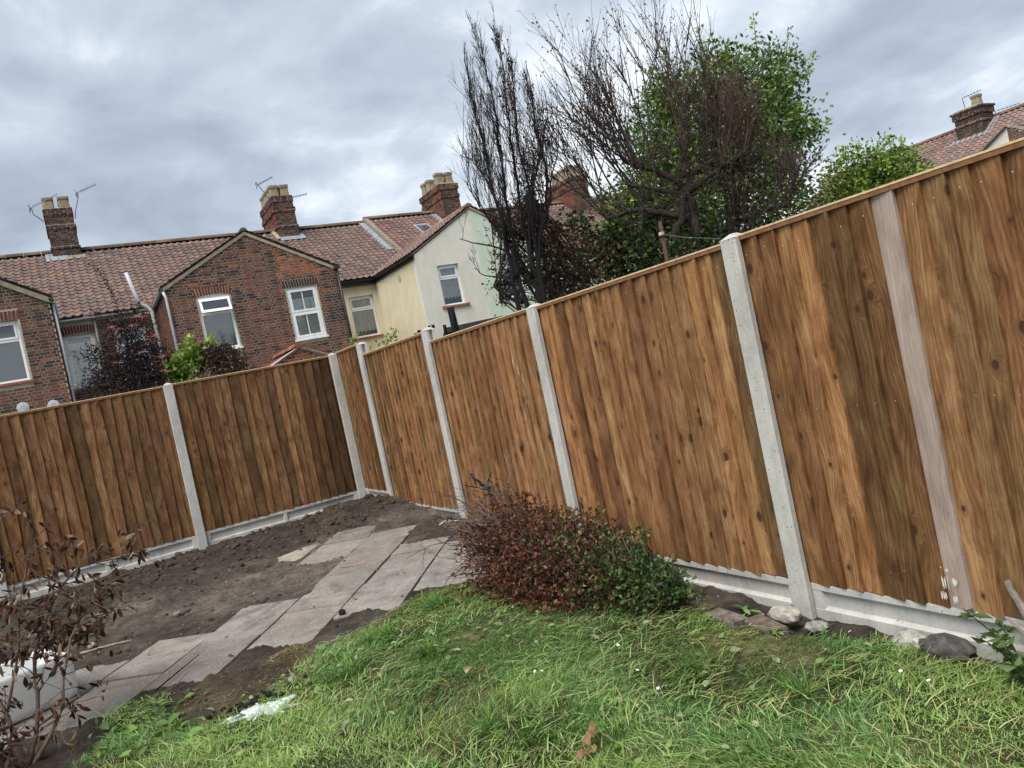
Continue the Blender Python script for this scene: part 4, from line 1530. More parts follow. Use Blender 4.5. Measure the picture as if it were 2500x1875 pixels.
# pipework
gutter('gutter', h2, (-2.86, YE - .05, 5.12), (-.62, YE - .05, 5.14), .06)
gutter('gutter', h2, (xa - .06, YR - .1, ze - .01), (xa - .06, YG - .06, ze - .01), .06)
pipe('downpipe', h2, [(-1.98, YE + .05, 5.05), (-1.98, YR - .06, 4.9), (-1.98, YR - .06, 2.0)], .033)
pipe('soil_pipe', h2, [(-1.02, 13.55, 6.05), (-.88, 13.6, 5.28), (-.80, 13.62, 5.16), (-.66, 13.62, 5.06), (-.60, 13.6, 4.95), (-.53, 13.6, 2.0)], .05, n=10)
pipe('downpipe', h2, [(xa - .02, YG - .05, ze - .06), (xa + .02, YG - .06, ze - .2), (xa + .02, YG - .06, 2.0)], .034)
pipe('black_downpipe', h2, [(xb + .01, YG - .05, ze + .02), (xb + .01, YG - .05, 2.0)], .034, 'pipe_black')
mb = MB()
mb.box(xb - .05, xb + .09, YG - .12, YG + .02, ze - .02, ze + .08)
mb.build('hopper', 'pipe_black', h2)
# small tiled outhouse in front of the gable
oh = thing('outhouse', 'small outhouse roof of red ridge tiles below the gable', 'outhouse', (1.9, 9.6, 0))
ofr = XF(9.0)
wall_mesh('wall', 'mortar', oh, ofr, [(1.35, 2.45, 0, 2.62)])
gable_tri('gable', 'mortar', oh.children[-1], ofr, 1.25, 2.55, 2.62, 1.9, 2.93, .2)
lay_bricks(oh.children[-1], ofr, 1.3, 2.45, 1.9, 2.92, 131, ulo=lambda z: 1.3 + max(0, z - 2.62) * 1.9, uhi=lambda z: 2.45 - max(0, z - 2.62) * 1.9, tone=lambda u, z, r: tuple(c * r.uniform(.7, 1.1) for c in (.24, .08, .05)))
rl = slab_poly('roof', 'tile', oh, [(1.2, 8.95, 2.62), (1.9, 8.95, 2.95), (1.9, 11.55, 2.95), (1.2, 11.55, 2.62)], .05, (.12, .07, .055))
slab_poly('roof', 'tile', oh, [(1.9, 8.95, 2.95), (2.6, 8.95, 2.62), (2.6, 11.55, 2.62), (1.9, 11.55, 2.95)], .05, (.16, .08, .06))
verge(oh, ofr, 1.9, 2.93, 2.6, 2.62, .07, .06, col=(1.4, 1.4, 1.3))
verge(oh, ofr, 1.2, 2.62, 1.9, 2.93, .05, .06, 'upvc', 'bargeboard')
ridge_tiles(rl, (1.9, 8.95, 2.98), (1.9, 11.5, 2.98), .10, .32, (.29, .11, .065), seed=8)

aerial('television aerial leaning left from the second chimney', (4.26, 17.52, 8.50), [(4.24, 17.46, 8.62)], (3.88, 17.45, 9.31), (4.40, 17.4, 9.53), 3)
aerial('television aerial with a bare boom right of the second chimney', (4.95, 18.4, 8.92), [(4.97, 18.4, 8.95)], (5.0, 18.4, 9.02), (5.75, 18.35, 9.12), 4, False)

# ---- cream and white rendered house
h3 = thing('terraced_house', 'cream and white rendered house with a tiled wing roof and net curtains', 'house', (6.5, 13, 0), 0, 'terraced houses behind the left fence')
xa, xp, xb, ze, zp, Y3w = 6.14, 8.20, 10.26, 5.12, 6.28, 10.99
W6 = (5.17, 5.99, 3.35, 4.66)
rw = wall_mesh('rear_wall', 'render_cream', h3, fr3, holed(xb * 0 + 4.04, xa + .02, 0, 5.0, [W6]))
arc = MB()
win = window(h3, fr3, *W6, 'top_light', sill=(.06, .06, .05, 'terracotta_sill'))
curtain(win, fr3, W6[0] + .03, W6[1] - .03, W6[2] + .16, W6[2] + .86, -.165, 8, .010, (1.1, 1.12, 1.12), .05)
curtain(win, fr3, W6[0] + .03, W6[1] - .03, W6[2] + .88, W6[3] - .06, -.165, 9, .010, (1.05, 1.08, 1.08))
sw3 = SF(xa, YR)
wall_mesh('side_wall', 'render_cream', h3, sw3, [(0, YR - Y3w - .23, 0, ze)])
fr4 = XF(Y3w)
W7 = (6.78, 7.46, 3.55, 4.73)
wg = wall_mesh('wall', 'render_white', h3, fr4, holed(xa, xp, 0, ze, [W7]))
o_ = gable_tri('gable', 'render_white', wg, fr4, xa, xp, ze, xp - .0005, zp)
win = window(h3, fr4, *W7, 'top_light', sill=(.1, .07, .06, 'terracotta_sill'))
curtain(win, fr4, W7[0] + .03, W7[1] - .03, W7[2] + .20, W7[2] + .78, -.165, 7, .010, (1.1, 1.12, 1.12), .05)
curtain(win, fr4, W7[0] + .03, W7[1] - .03, W7[2] + .80, W7[3] - .06, -.165, 7, .010, (.95, .98, .98))
wr = wing_roof(h3, xa, xb, xp, Y3w, ze + .05, zp + .06, 321, 150, (.26, .155, .115))
fs_ = MB()
fs_.box(4.06, xa, YE - .02, YE + .1, 4.98, 5.13)
fs_.build('fascia', 'pipe_black', h3)
gutter('gutter', h3, (4.08, YE - .06, 5.14), (xa - .05, YE - .06, 5.14), .06, 'pipe_black')
fs_ = MB()
fs_.box(xa - .05, xa - .002, Y3w - .02, YR, ze - .11, ze + .03)
fs_.build('fascia', 'pipe_black', h3)
gutter('gutter', h3, (xa - .10, YR - .1, ze + .02), (xa - .10, Y3w - .05, ze + .02), .055, 'pipe_black')
slab_poly('lead_valley', 'lead', h3, [(xa - .12, YE + .0, ZE + .06), (xa + .06, YE - .05, ZE + .08), (xp + .06, YE + (zp - ZE) / SL - .05, zp + .12), (xp - .10, YE + (zp - ZE) / SL + .0, zp + .09)], .012)
vb = MB()
vb.fbox(sw3, 2.05, 2.22, 4.62, 4.80, .002, .012)
vb.build('air_brick', 'mortar', h3)
r3 = main_roof(h3, 7.62, 7.62 + 16 * TILE_W + .001, 322, .13, single=300, near=lambda p: abs(p.x - 8.6) + abs(p.y - 17.0), warm=1.12)
verge(h3, ((7.66, 0), (0, 1), (-1, 0)), YE + .05, ZE + .15, YK, ZK + .18, .12, .10)
slab_poly('lead_flashing', 'lead', h3, [(7.36, 15.9, 6.30), (7.60, 15.9, 6.30), (7.60, 18.1, 7.83), (7.36, 18.1, 7.83)], .012)
chimney(h3, 10.5, 11.24, 17.2, 19.1, 6.9, 8.80, 421, ((8.25, .085, .03), (8.58, .2, .045)), [(10.66, 17.45, .42), (11.06, 17.45, .42), (10.66, 18.75, .42), (10.66, 18.3, .42), (11.06, 18.75, .42)], .40, .55)
slab_poly('lead_flashing', 'lead', h3, [(10.28, 16.9, 7.12), (10.52, 16.9, 7.12), (10.52, 18.0, 7.88), (10.28, 18.0, 7.88)], .012)
# roof window
rwp = lambda x, y: (x, y, ZE + (y - YE) * SL + .13)
sk = MB()
for (x0_, x1_, y0_, y1_) in ((9.1, 9.7, 16.45, 16.53), (9.1, 9.7, 17.12, 17.2), (9.1, 9.17, 16.53, 17.12), (9.63, 9.7, 16.53, 17.12)):
    a = [Vector(rwp(x_, y_)) for x_, y_ in ((x0_, y0_), (x1_, y0_), (x1_, y1_), (x0_, y1_))]
    sk.add([tuple(p + Vector((0, 0, .12))) for p in a] + [tuple(p) for p in a], [(0, 1, 2, 3), (0, 4, 5, 1), (1, 5, 6, 2), (2, 6, 7, 3), (3, 7, 4, 0)])
sko = sk.build('roof_window', 'lead', h3)
g = MB()
g.add([tuple(Vector(rwp(x_, y_)) + Vector((0, 0, .09))) for x_, y_ in ((9.17, 16.53), (9.63, 16.53), (9.63, 17.12), (9.17, 17.12))], [(0, 1, 2, 3)])
g.build('pane', 'window_glass', sko)

# ---- mint green house
h4 = thing('terraced_house', 'mint green rendered house half hidden by the burnt tree', 'house', (9.5, 13, 0), 0, 'terraced houses behind the left fence')
W8 = (8.82, 9.5, 3.55, 4.84)
wm = wall_mesh('wall', 'render_mint', h4, fr4, holed(xp + .001, xb, 0, ze, [W8]))
gable_tri('gable', 'render_mint', wm, fr4, xp + .001, xb, ze, xp + .002, zp)
win = window(h4, fr4, *W8, 'top_light', sill=(.06, .06, .05, 'upvc'))
curtain(win, fr4, W8[0] + .03, W8[1] - .03, W8[2] + .05, W8[3] - .06, -.2, 4, .01, (.40, .52, .68), name='blind')
verge(h4, fr4, xp, zp + .03, xb, ze + .02, .07, .06, col=(1.3, 1.2, 1.1))
wall_mesh('rear_wall', 'render_mint', h4, fr3, [(xb - .2, 22, 0, 5.05)])
r4 = main_roof(h4, 7.62 + 16 * TILE_W + .002, 7.62 + 70 * TILE_W + .003, 332, .02, single=120, near=lambda p: abs(p.x - 12.5) + abs(p.y - 17.0))
chimney(h4, 16.55, 17.35, 17.2, 19.2, 6.9, 8.75, 431, ((8.2, .085, .03), (8.55, .15, .035)), [(x_, y_, .42) for y_ in (17.45, 18.0, 18.55) for x_ in (16.75, 17.15)], .3, .55)

# ---- row of houses beyond the right fence (ridge runs along y)
h5 = thing('terraced_house', 'distant tiled house at the right edge with a single worn chimney', 'house', (28, 6, 0))
XK, ZK5 = 28.6, 6.83
xe5, ze5 = 24.6, 4.2
sd5 = Vector((XK - xe5, 0, ZK5 - ze5)).normalized()
L5 = math.hypot(XK - xe5, ZK5 - ze5)
rf = slab_poly('roof', 'felt', h5, [(xe5, 14.2, ze5), (xe5, -3.0, ze5), (XK, -3.0, ZK5), (XK, 14.2, ZK5)], .06)
slab_poly('rear_slope', 'tile', rf, [(XK + 4, -3.0, ze5), (XK + 4, 14.2, ze5), (XK + .01, 14.2, ZK5), (XK + .01, -3.0, ZK5)], .06, (.14, .09, .075))
tile_roof(rf, (xe5, 14.2, ze5 + .01), (0, -1, 0), sd5, 17.2, L5, 501, single=250, near=lambda p: abs(p.y - 6.5) + abs(p.x - 27))
ridge_tiles(rf, (XK, -3.0, ZK5 + .05), (XK, 14.2, ZK5 + .05), .11, .45, (.20, .105, .085), seed=3)
wl5 = wall_mesh('wall', 'mortar', h5, ((24.8, 14.2), (0, -1), (-1, 0)), [(0, 17.0, 0, 4.2)])
chimney(h5, 27.75, 28.55, 6.75, 7.75, 5.9, 7.36, 511, ((6.75, .075, .03), (7.05, .22, .05), (7.27, .075, .09)), [(28.1, 7.0, .38)], .6)
slab_poly('lead_flashing', 'lead', h5, [(27.55, 7.95, 6.18), (27.55, 6.6, 6.18), (27.78, 6.6, 6.36), (27.78, 7.95, 6.36)], .012)
slab_poly('lead_flashing', 'lead', h5, [(27.55, 6.74, 6.18), (27.55, 6.5, 6.18), (28.5, 6.5, 6.84), (28.5, 6.74, 6.84)], .012)
# half white, half brick gable of its rear wing
gf = ((24.5, 0), (0, -1), (-1, 0))
gable_tri('white_gable', 'render_white', h5, gf, -5.55, -4.37, 4.95, -4.371, 5.70)
gable_tri('brick_gable', 'mortar', h5, gf, -4.369, -2.9, 4.85, -4.368, 5.70)
wgb = h5.children[-1]
lay_bricks(wgb, gf, -4.36, -3.0, 4.85, 5.68, 515, uhi=lambda z: -4.37 + (5.70 - z) * 1.72)
wall_mesh('wing_wall', 'render_white', h5, gf, [(-6.2, -4.37, 0, 4.95), (-4.369, -2.4, 0, 4.85)])
verge(h5, gf, -5.75, 4.90, -4.37, 5.74, .07, .06, col=(1.2, 1.2, 1.2))
verge(h5, gf, -4.37, 5.74, -2.8, 4.95, .07, .06, col=(1.2, 1.2, 1.2))
slab_poly('wing_roof', 'tile', h5, [(24.4, 5.8, 4.90), (24.4, 4.37, 5.76), (27.3, 4.37, 5.76), (26.0, 5.8, 4.90)], .05, (.2, .14, .12))
aerial('distant aerial standing left of the chimney at the right edge', (27.9, 7.35, 7.3), [(27.9, 7.36, 7.6)], (27.9, 7.38, 7.82), (28.0, 6.75, 7.86), 6, False, 6, 'television aerials on the chimneys')
aerial('distant aerial right of the chimney at the right edge', (28.5, 6.62, 6.7), [(28.5, 6.64, 6.9)], (28.5, 6.66, 7.02), (28.6, 5.85, 7.0), 7, False, 6, 'television aerials on the chimneys')

# low building glimpsed through the trees
h6 = thing('low_house', 'pale low house with a dull red roof glimpsed under the trees', 'house', (14, 4, 0))
f6 = ((13.2, 8.0), (0, -1), (-1, 0))
wall_mesh('wall', 'render_white', h6, f6, [(0, 6.0, 0, 3.1)])
rr6 = slab_poly('roof', 'felt', h6, [(13.0, 8.2, 3.1), (13.0, 1.6, 3.1), (16.0, 1.6, 4.0), (16.0, 8.2, 4.0)], .06)
tile_roof(rr6, (13.0, 8.2, 3.12), (0, -1, 0), Vector((3.0, 0, .9)), 6.6, 3.1, 521, single=60)

# ------------------------------------------------------------------ vegetation helpers
def unit(v):
    return v / np.maximum(np.linalg.norm(v, axis=1, keepdims=True), 1e-9)


def leaf_cloud(P, D, L, Wd, C, fold=.35, curl=0.0):
    """folded leaves: P base (n,3), D axis (n,3), L length (n), Wd half width ratio, C (n,3)"""
    n = len(P)
    D = unit(D)
    rnd = unit(rng.normal(size=(n, 3)))
    A = unit(np.cross(D, rnd))
    B = np.cross(A, D)
    L = np.asarray(L).reshape(-1, 1)
    W_ = L * Wd
    mid = P + D * L * .45
    tip = P + D * L - B * L * curl
    v1 = mid + A * W_ + B * W_ * fold
    v2 = mid - A * W_ + B * W_ * fold
    V = np.stack([P, v1, tip, v2], 1).reshape(-1, 3)
    i = np.arange(n)[:, None] * 4
    F = np.concatenate([i + np.array([[0, 1, 2]]), i + np.array([[0, 2, 3]])])
    return V, F, np.repeat(C, 4, axis=0)


def blob_points(blobs, n, shell=.55):
    """points through a union of spheres, thicker near the surface, with gaps"""
    B = np.array(blobs)
    wts = B[:, 3] ** 2.3
    k = rng.choice(len(B), size=n, p=wts / wts.sum())
    d = unit(rng.normal(size=(n, 3)))
    r = rng.random(n) ** shell
    wob = 1 + .34 * (fbm(d[:, 0] * 2.6 + k * 7, d[:, 1] * 2.6 + d[:, 2] * 3.1, 77, 3) - .5) * 2
    P = B[k, :3] + d * (B[k, 3] * r * wob)[:, None]
    return P, d


def mixcol(cols, n, var=.2):
    c = np.array(cols)[rng.integers(0, len(cols), n)]
    return c * rng.uniform(1 - var, 1 + var, (n, 1))


def twig(mb, p, d, L, r, col, depth, spread=.5, up=.25, n=4, tips=None, kids=(3, 5), sides=4, wig=.12):
    """one crooked twig with side twigs"""
    p, d = Vector(p), Vector(d).normalized()
    pts, rr = [p.copy()], [r]
    for i in range(n):
        d = (d + Vector((random.uniform(-wig, wig), random.uniform(-wig, wig), random.uniform(-wig, wig) + up * .12))).normalized()
        p = p + d * (L / n)
        pts.append(p.copy())
        rr.append(max(r * (1 - .75 * (i + 1) / n), .0016))
    mb.tube(pts, rr, sides, col, cap=False)
    if tips is not None:
        tips.append((pts[-1], d))
        if depth <= 1:
            for q in pts[1:-1]:
                tips.append((q, d))
    if depth > 0:
        for k in range(random.randint(*kids)):
            t = random.uniform(.25, .95) * n
            i = min(int(t), n - 1)
            q = pts[i].lerp(pts[i + 1], t - i)
            dd = (pts[i + 1] - pts[i]).normalized()
            a = Vector((random.gauss(0, 1), random.gauss(0, 1), random.gauss(0, .6)))
            a = (a - dd * a.dot(dd)).normalized()
            nd = (dd + a * random.uniform(.6, 1.2) * spread + Vector((0, 0, up * .5))).normalized()
            twig(mb, q, nd, L * random.uniform(.35, .62), max(r * .5, .0018), col, depth - 1, spread, up, max(3, n - 1), tips, kids, max(3, sides - 1), wig)


def limb(mb, pts, r0, r1, col, sides=7, sub=3, wig=.015, pw=.8):
    """smooth crooked limb through pts"""
    P = [Vector(p) for p in pts]
    out = []
    for i in range(len(P) - 1):
        a, b = P[i], P[i + 1]
        p0, p3 = P[max(i - 1, 0)], P[min(i + 2, len(P) - 1)]
        for k in range(sub):
            t = k / sub
            q = .5 * ((2 * a) + (b - p0) * t + (2 * p0 - 5 * a + 4 * b - p3) * t * t + (3 * a - p0 - 3 * b + p3) * t ** 3)
            out.append(q + Vector((random.uniform(-wig, wig), random.uniform(-wig, wig), 0)))
    out.append(P[-1])
    n = len(out)
    mb.tube(out, [r0 + (r1 - r0) * (i / (n - 1)) ** pw for i in range(n)], sides, col, cap=True)
    return out


VIEW = Vector((.482, .876, 0)).normalized()
SIDE = Vector((.876, -.482, 0)).normalized()

# ------------------------------------------------------------------ burnt tree
BURNT = [
    [(1.90, -1.52, .25), (1.84, -1.49, 2.16), (1.85, -1.48, 2.69), (1.85, -1.48, 3.13), (1.83, -1.45, 3.57), (1.84, -1.45, 4.01), (1.83, -1.43, 4.45), (1.83, -1.42, 4.85), (1.88, -1.44, 5.19)],
    [(1.95, -1.55, .25), (1.91, -1.53, 2.14), (1.9, -1.52, 2.56), (1.93, -1.52, 3.0), (1.96, -1.52, 3.54), (2.0, -1.54, 4.08), (2.03, -1.54, 4.49), (2.02, -1.52, 4.96), (2.01, -1.51, 5.29)],
    [(2.02, -1.60, .25), (2.05, -1.61, 2.15), (2.05, -1.6, 2.64), (2.08, -1.6, 3.18), (2.11, -1.6, 3.73), (2.16, -1.61, 4.26), (2.2, -1.63, 4.8), (2.23, -1.63, 5.24)],
    [(2.05, -1.62, .25), (2.09, -1.63, 2.19), (2.13, -1.64, 2.73), (2.18, -1.65, 3.27), (2.18, -1.64, 3.88), (2.25, -1.66, 4.44), (2.31, -1.68, 4.93)],
    [(2.06, -1.62, .25), (2.08, -1.62, 2.19), (2.18, -1.67, 2.83), (2.31, -1.73, 3.13), (2.4, -1.77, 3.65), (2.39, -1.75, 4.1), (2.43, -1.76, 4.57), (2.45, -1.76, 4.9)],
    [(2.04, -1.6, 2.42), (2.13, -1.63, 3.06), (2.25, -1.69, 3.47), (2.41, -1.76, 3.87), (2.55, -1.83, 4.23), (2.58, -1.84, 4.56)],
    [(1.88, -1.51, 2.46), (1.83, -1.47, 2.91), (1.74, -1.42, 3.15), (1.64, -1.35, 3.4), (1.59, -1.32, 3.65)],
    [(1.86, -1.5, 2.46), (1.86, -1.49, 2.75), (1.69, -1.39, 2.88), (1.51, -1.3, 2.97), (1.39, -1.23, 3.04)],
    [(1.87, -1.51, 2.15), (1.85, -1.5, 2.33), (1.73, -1.43, 2.49), (1.57, -1.34, 2.58), (1.47, -1.28, 2.69)],
    [(1.87, -1.49, 2.9), (1.84, -1.46, 3.35), (1.79, -1.43, 3.67), (1.69, -1.37, 3.87), (1.59, -1.31, 3.96)],
    [(2.18, -1.67, 2.83), (2.36, -1.75, 3.22), (2.45, -1.8, 3.53), (2.59, -1.86, 3.83), (2.64, -1.88, 4.17)]]
random.seed(31)
bt = thing('burnt_tree', 'tall narrow burnt tree with black bare upright branches behind the fence', 'tree', (2.0, -1.58, .25))
tr, tw = MB(), MB()
BLK = (.014, .013, .014)
tips = []
for i, l in enumerate(BURNT):
    pts = [Vector(p) + VIEW * ((i * 37 % 11) / 11 - .5) * (.35 if k > 2 else .0) for k, p in enumerate(l)]
    pts = limb(tr, pts, 0.042 if i < 5 else (.026 if i == 5 else .022), .004, BLK, pw=.55)
    low = i in (7, 8)
    n0 = int(len(pts) * (.33 if i < 5 else .25))
    for j in range(n0, len(pts) - 1):
        for _ in range(1 if low else (5 if i < 6 else 4)):
            if low and random.random() < .5:
                continue
            ax = (pts[j + 1] - pts[j]).normalized()
            side = SIDE * random.uniform(-1, 1) + VIEW * random.uniform(-.9, .9)
            d = Vector((0, 0, 1.0)) * random.uniform(.7, 1.0) + side * random.uniform(.12, .60) + ax * .3
            h = pts[j].z
            L = random.uniform(.28, .70) * (1.0 if h < 4.2 else .6) * (.45 if low else 1)
            if not low:
                e_ = pts[j] + d.normalized() * L - Vector((2.12, -1.62, 0))
                lim = .60 if e_.z < 3.9 else max(.14, .60 - (e_.z - 3.9) * .28)
                if abs(e_.dot(SIDE) + .04) > lim or e_.z > 5.45:
                    continue
            twig(tw, pts[j], d, L, .0042 if h < 4 else .0030, random.choice([(.022, .02, .02), (.035, .03, .028), (.05, .041, .037)]), 2 if random.random() < .6 else 1, .42, .45, 4, tips, (2, 5), 4, .10)
tr.build('trunk', 'bark', bt, smooth=True)
tw.build('twigs', 'bark', bt)
# shrivelled leaf scraps that survived on the right side
sel = [t for t in tips if t[0].x > 2.15 and random.random() < .07]
P = np.array([tuple(t[0]) for t in sel])
V, F, C = leaf_cloud(P, rng.normal(size=(len(P), 3)), rng.uniform(.02, .045, len(P)), .35, mixcol([(.03, .022, .016), (.05, .03, .02), (.018, .016, .015)], len(P)), .8)
np_mesh('scorched_leaves', V, F, C, 'dry_leaf', bt)

# ------------------------------------------------------------------ bare pollarded tree
BARE = [
    ([(3.80, -2.0, .25), (3.86, -2.03, 2.42), (3.97, -2.08, 2.77), (4.08, -2.13, 3.09), (4.14, -2.16, 3.28)], .060, .048),
    ([(4.05, -2.15, .25), (4.11, -2.17, 2.43), (4.14, -2.17, 2.77), (4.14, -2.16, 3.08), (4.12, -2.15, 3.29)], .062, .046),
    ([(4.08, -2.14, 2.79), (3.8, -1.98, 2.92), (3.51, -1.82, 3.02), (3.22, -1.66, 2.97)], .055, .024),
    ([(4.11, -2.15, 3.2), (3.9, -2.02, 3.41), (3.66, -1.89, 3.54), (3.52, -1.81, 3.67)], .05, .022),
    ([(4.14, -2.16, 3.28), (4.34, -2.27, 3.38), (4.52, -2.37, 3.4), (4.72, -2.48, 3.35)], .055, .030),
    ([(4.45, -2.37, .3), (4.51, -2.39, 2.52), (4.65, -2.45, 2.67), (4.65, -2.45, 2.88), (4.76, -2.51, 3.16), (4.9, -2.58, 3.47)], .055, .018),
    ([(4.65, -2.45, 2.67), (4.88, -2.58, 2.71), (5.18, -2.75, 2.71)], .03, .012),
    ([(4.13, -2.16, 3.05), (3.76, -1.95, 3.21), (3.49, -1.8, 3.3)], .05, .022),
    ([(4.08, -2.13, 3.09), (4.37, -2.29, 3.23), (4.57, -2.4, 3.32), (4.81, -2.53, 3.42)], .05, .02),
    ([(4.12, -2.15, 3.29), (4.18, -2.18, 3.51), (4.13, -2.14, 3.75)], .06, .03)]
random.seed(52)
pt = thing('bare_tree', 'leafless brown tree with many straight upright shoots right of the burnt tree', 'tree', (4.0, -2.1, .25))
tr, tw = MB(), MB()
GREYB = (.052, .042, .037)
starts = []
for i, (l, a, b) in enumerate(BARE):
    off = VIEW * ((i * 29 % 7) / 7 - .4) * (.5 if i > 1 else 0)
    pts = limb(tr, [Vector(p) + off * min(k / 2, 1) for k, p in enumerate(l)], a, b, GREYB, 8, 3, .02)
    if i > 1:
        for k in range(3, len(pts)):
            starts += [pts[k]] * 2
    else:
        starts += pts[-3:]
tips = []
for s in range(92):
    p = random.choice(starts) + VIEW * random.uniform(-.15, .15)
    a = (p - Vector((4.05, -2.15, p.z))).dot(SIDE)
    d = Vector((0, 0, 1)) + SIDE * (a * .50 - .10 + random.gauss(0, .20)) + VIEW * random.gauss(0, .2)
    top = 5.02 - 1.5 * max(0, a - .15) - .28 * abs(min(0, a + .2))
    L = max(.5, (top - p.z) * random.uniform(.62, 1.02))
    c = random.choice([(.060, .048, .042), (.080, .058, .048), (.055, .046, .043), (.095, .064, .052)])
    twig(tw, p, d, L, random.uniform(.008, .015), c, 2 if random.random() < .42 else 1, .62, .30, 6, tips, (5, 9), 5, .10)
for s in range(150):   # tangled low side twigs
    p = random.choice(starts)
    d = SIDE * random.gauss(0, 1) - VIEW * random.uniform(-.3, 1.2) + Vector((0, 0, random.uniform(-1.0, .4)))
    twig(tw, p, d, random.uniform(.3, .8), .007, GREYB, 2, .6, .2, 4, tips, (2, 4), 4, .2)
tr.build('trunk', 'bark', pt, smooth=True)
tw.build('shoots', 'bark', pt)
sel = [t for t in tips if random.random() < .30]
P = np.array([tuple(t[0]) for t in sel])
V, F, C = leaf_cloud(P, rng.normal(size=(len(P), 3)) - np.array([0, 0, .6]), rng.uniform(.02, .045, len(P)), .3, mixcol([(.09, .055, .035), (.13, .085, .045), (.06, .045, .03)], len(P)), .8)
np_mesh('withered_leaves', V, F, C, 'dry_leaf', pt)

# ------------------------------------------------------------------ leafy trees
def leafy(name, label, base, blobs, shoots, n, Lr, cols, wd=.28, trunk=True, group=None, mat='leaf', droop=.25, shell=.6, upb=.15, cat='tree', branch_col=(.06, .045, .035), stem_r=.07, twigs=60, clump=.95):
    t = thing(name, label, cat, base, 0, group)
    P, d = blob_points(blobs, n, shell)
    # clumps: pull leaves towards twig ends
    m = max(40, n // 16)
    cen, cd = blob_points(blobs, m, .42)
    idx = rng.integers(0, m, n)
    take = rng.random(n) < .80
    P = np.where(take[:, None], cen[idx] + rng.normal(scale=Lr[1] * clump, size=(n, 3)), P)
    d = np.where(take[:, None], cd[idx], d)
    D = d * .55 + rng.normal(size=(n, 3)) * .6 + np.array([0, 0, upb - droop])
    # tops catch younger, lighter leaves
    C = mixcol(cols, n, .22)
    cl = rng.uniform(.70, 1.28, m)
    C = C * np.where(take, cl[idx], 1.0)[:, None]
    L = rng.uniform(*Lr, n)
    Vs, Fs, Cs = leaf_cloud(P, D, L, wd, C, .3, .12)
    if shoots:
        SPt, SD = [], []
        for (a, b) in shoots:
            a, b = np.array(a), np.array(b)
            k = 34
            tt = rng.random(k) ** .8
            SPt.append(a + (b - a) * tt[:, None] + rng.normal(scale=.03, size=(k, 3)))
            SD.append(rng.normal(size=(k, 3)) + np.array([0, 0, .5]))
        SPt, SD = np.concatenate(SPt), np.concatenate(SD)
        v2, f2, c2 = leaf_cloud(SPt, SD, rng.uniform(*Lr, len(SPt)), wd, mixcol(cols[-2:], len(SPt), .15) * 1.2, .3)
        Fs = np.concatenate([Fs, f2 + len(Vs)])
        Vs = np.concatenate([Vs, v2])
        Cs = np.concatenate([Cs, c2])
    np_mesh('crown', Vs, Fs, Cs, mat, t)
    if trunk:
        mb = MB()
        ctr = np.average(np.array(blobs)[:, :3], axis=0, weights=np.array(blobs)[:, 3] ** 3)
        fork = Vector((base[0] * .4 + ctr[0] * .6, base[1] * .4 + ctr[1] * .6, base[2] + (ctr[2] - base[2]) * .55))
        limb(mb, [base, Vector(base).lerp(fork, .5) + Vector((.05, .03, 0)), fork], stem_r, stem_r * .75, branch_col)
        for b in blobs:
            c = Vector(b[:3])
            limb(mb, [fork, fork.lerp(c, .5) + Vector((0, 0, .08)), c], stem_r * .45, .010, branch_col, 5)
        for (a, b) in (shoots or []):
            mb.tube([a, b], [.008, .003], 4, branch_col, False)
        for k in range(twigs):
            j = rng.integers(0, m)
            c = Vector(blobs[int(rng.integers(0, len(blobs)))][:3])
            mb.tube([c, c.lerp(Vector(cen[j]), .6) + Vector((0, 0, .03)), Vector(cen[j])], [.010, .006, .003], 4, branch_col, False)
        mb.build('trunk', 'bark', t)
    return t


GREEN = [(6.25, .14, 4.58, .74), (7.04, -.28, 5.27, .62), (7.78, -.69, 5.15, .56), (7.83, -.74, 4.19, .56), (7.38, -.49, 4.3, .83), (6.56, -.06, 3.76, .86), (7.49, -.57, 3.33, .59), (5.39, .57, 3.23, .5), (6.23, .11, 2.96, .63), (7.79, -.76, 2.78, .36), (5.87, .33, 3.86, .55), (6.28, .14, 5.25, .40), (5.24, .67, 3.67, .30)]
GSH = [((7.68, -.62, 5.5), (7.75, -.65, 6.25)), ((8.05, -.82, 5.3), (8.19, -.9, 5.9)), ((6.98, -.22, 5.6), (6.93, -.19, 6.2)), ((6.40, .08, 5.5), (6.39, .1, 6.0)), ((7.25, -.38, 5.5), (7.26, -.39, 5.95)), ((8.2, -.95, 4.9), (8.48, -1.07, 5.4)), ((8.1, -.9, 4.0), (8.5, -1.1, 4.3))]
leafy('leafy_tree', 'large green leafy tree behind the bare upright shoots', (6.6, 0, .25), GREEN, GSH, 30000, (.05, .105), [(.035, .070, .020), (.075, .130, .032), (.12, .195, .044), (.175, .265, .058), (.23, .32, .075)], .27, stem_r=.11, shell=.5)
RBB = [(9.97, -.22, 3.55, .50), (10.62, -.58, 3.47, .52), (10.98, -.78, 3.27, .33), (10.39, -.45, 3.68, .40), (9.57, -.01, 3.19, .37), (10.03, -.26, 3.16, .44), (10.5, -.5, 2.9, .6), (9.9, -.2, 2.6, .5)]
RBS = [((10.8, -.67, 3.7), (10.87, -.71, 4.10)), ((10.65, -.6, 3.7), (10.68, -.6, 4.12)), ((10.45, -.48, 3.8), (10.47, -.49, 4.09)), ((10.13, -.31, 3.8), (10.15, -.31, 4.13)), ((9.92, -.18, 3.8), (9.91, -.18, 4.12)), ((10.98, -.78, 3.4), (11.02, -.79, 3.85))]
leafy('leafy_bush', 'bright yellow-green bush above the fence right of the big tree', (10.3, -.4, .25), RBB, RBS, 9000, (.045, .09), [(.050, .095, .022), (.12, .20, .036), (.22, .32, .052), (.28, .365, .07)], .34, stem_r=.05, shell=.4)
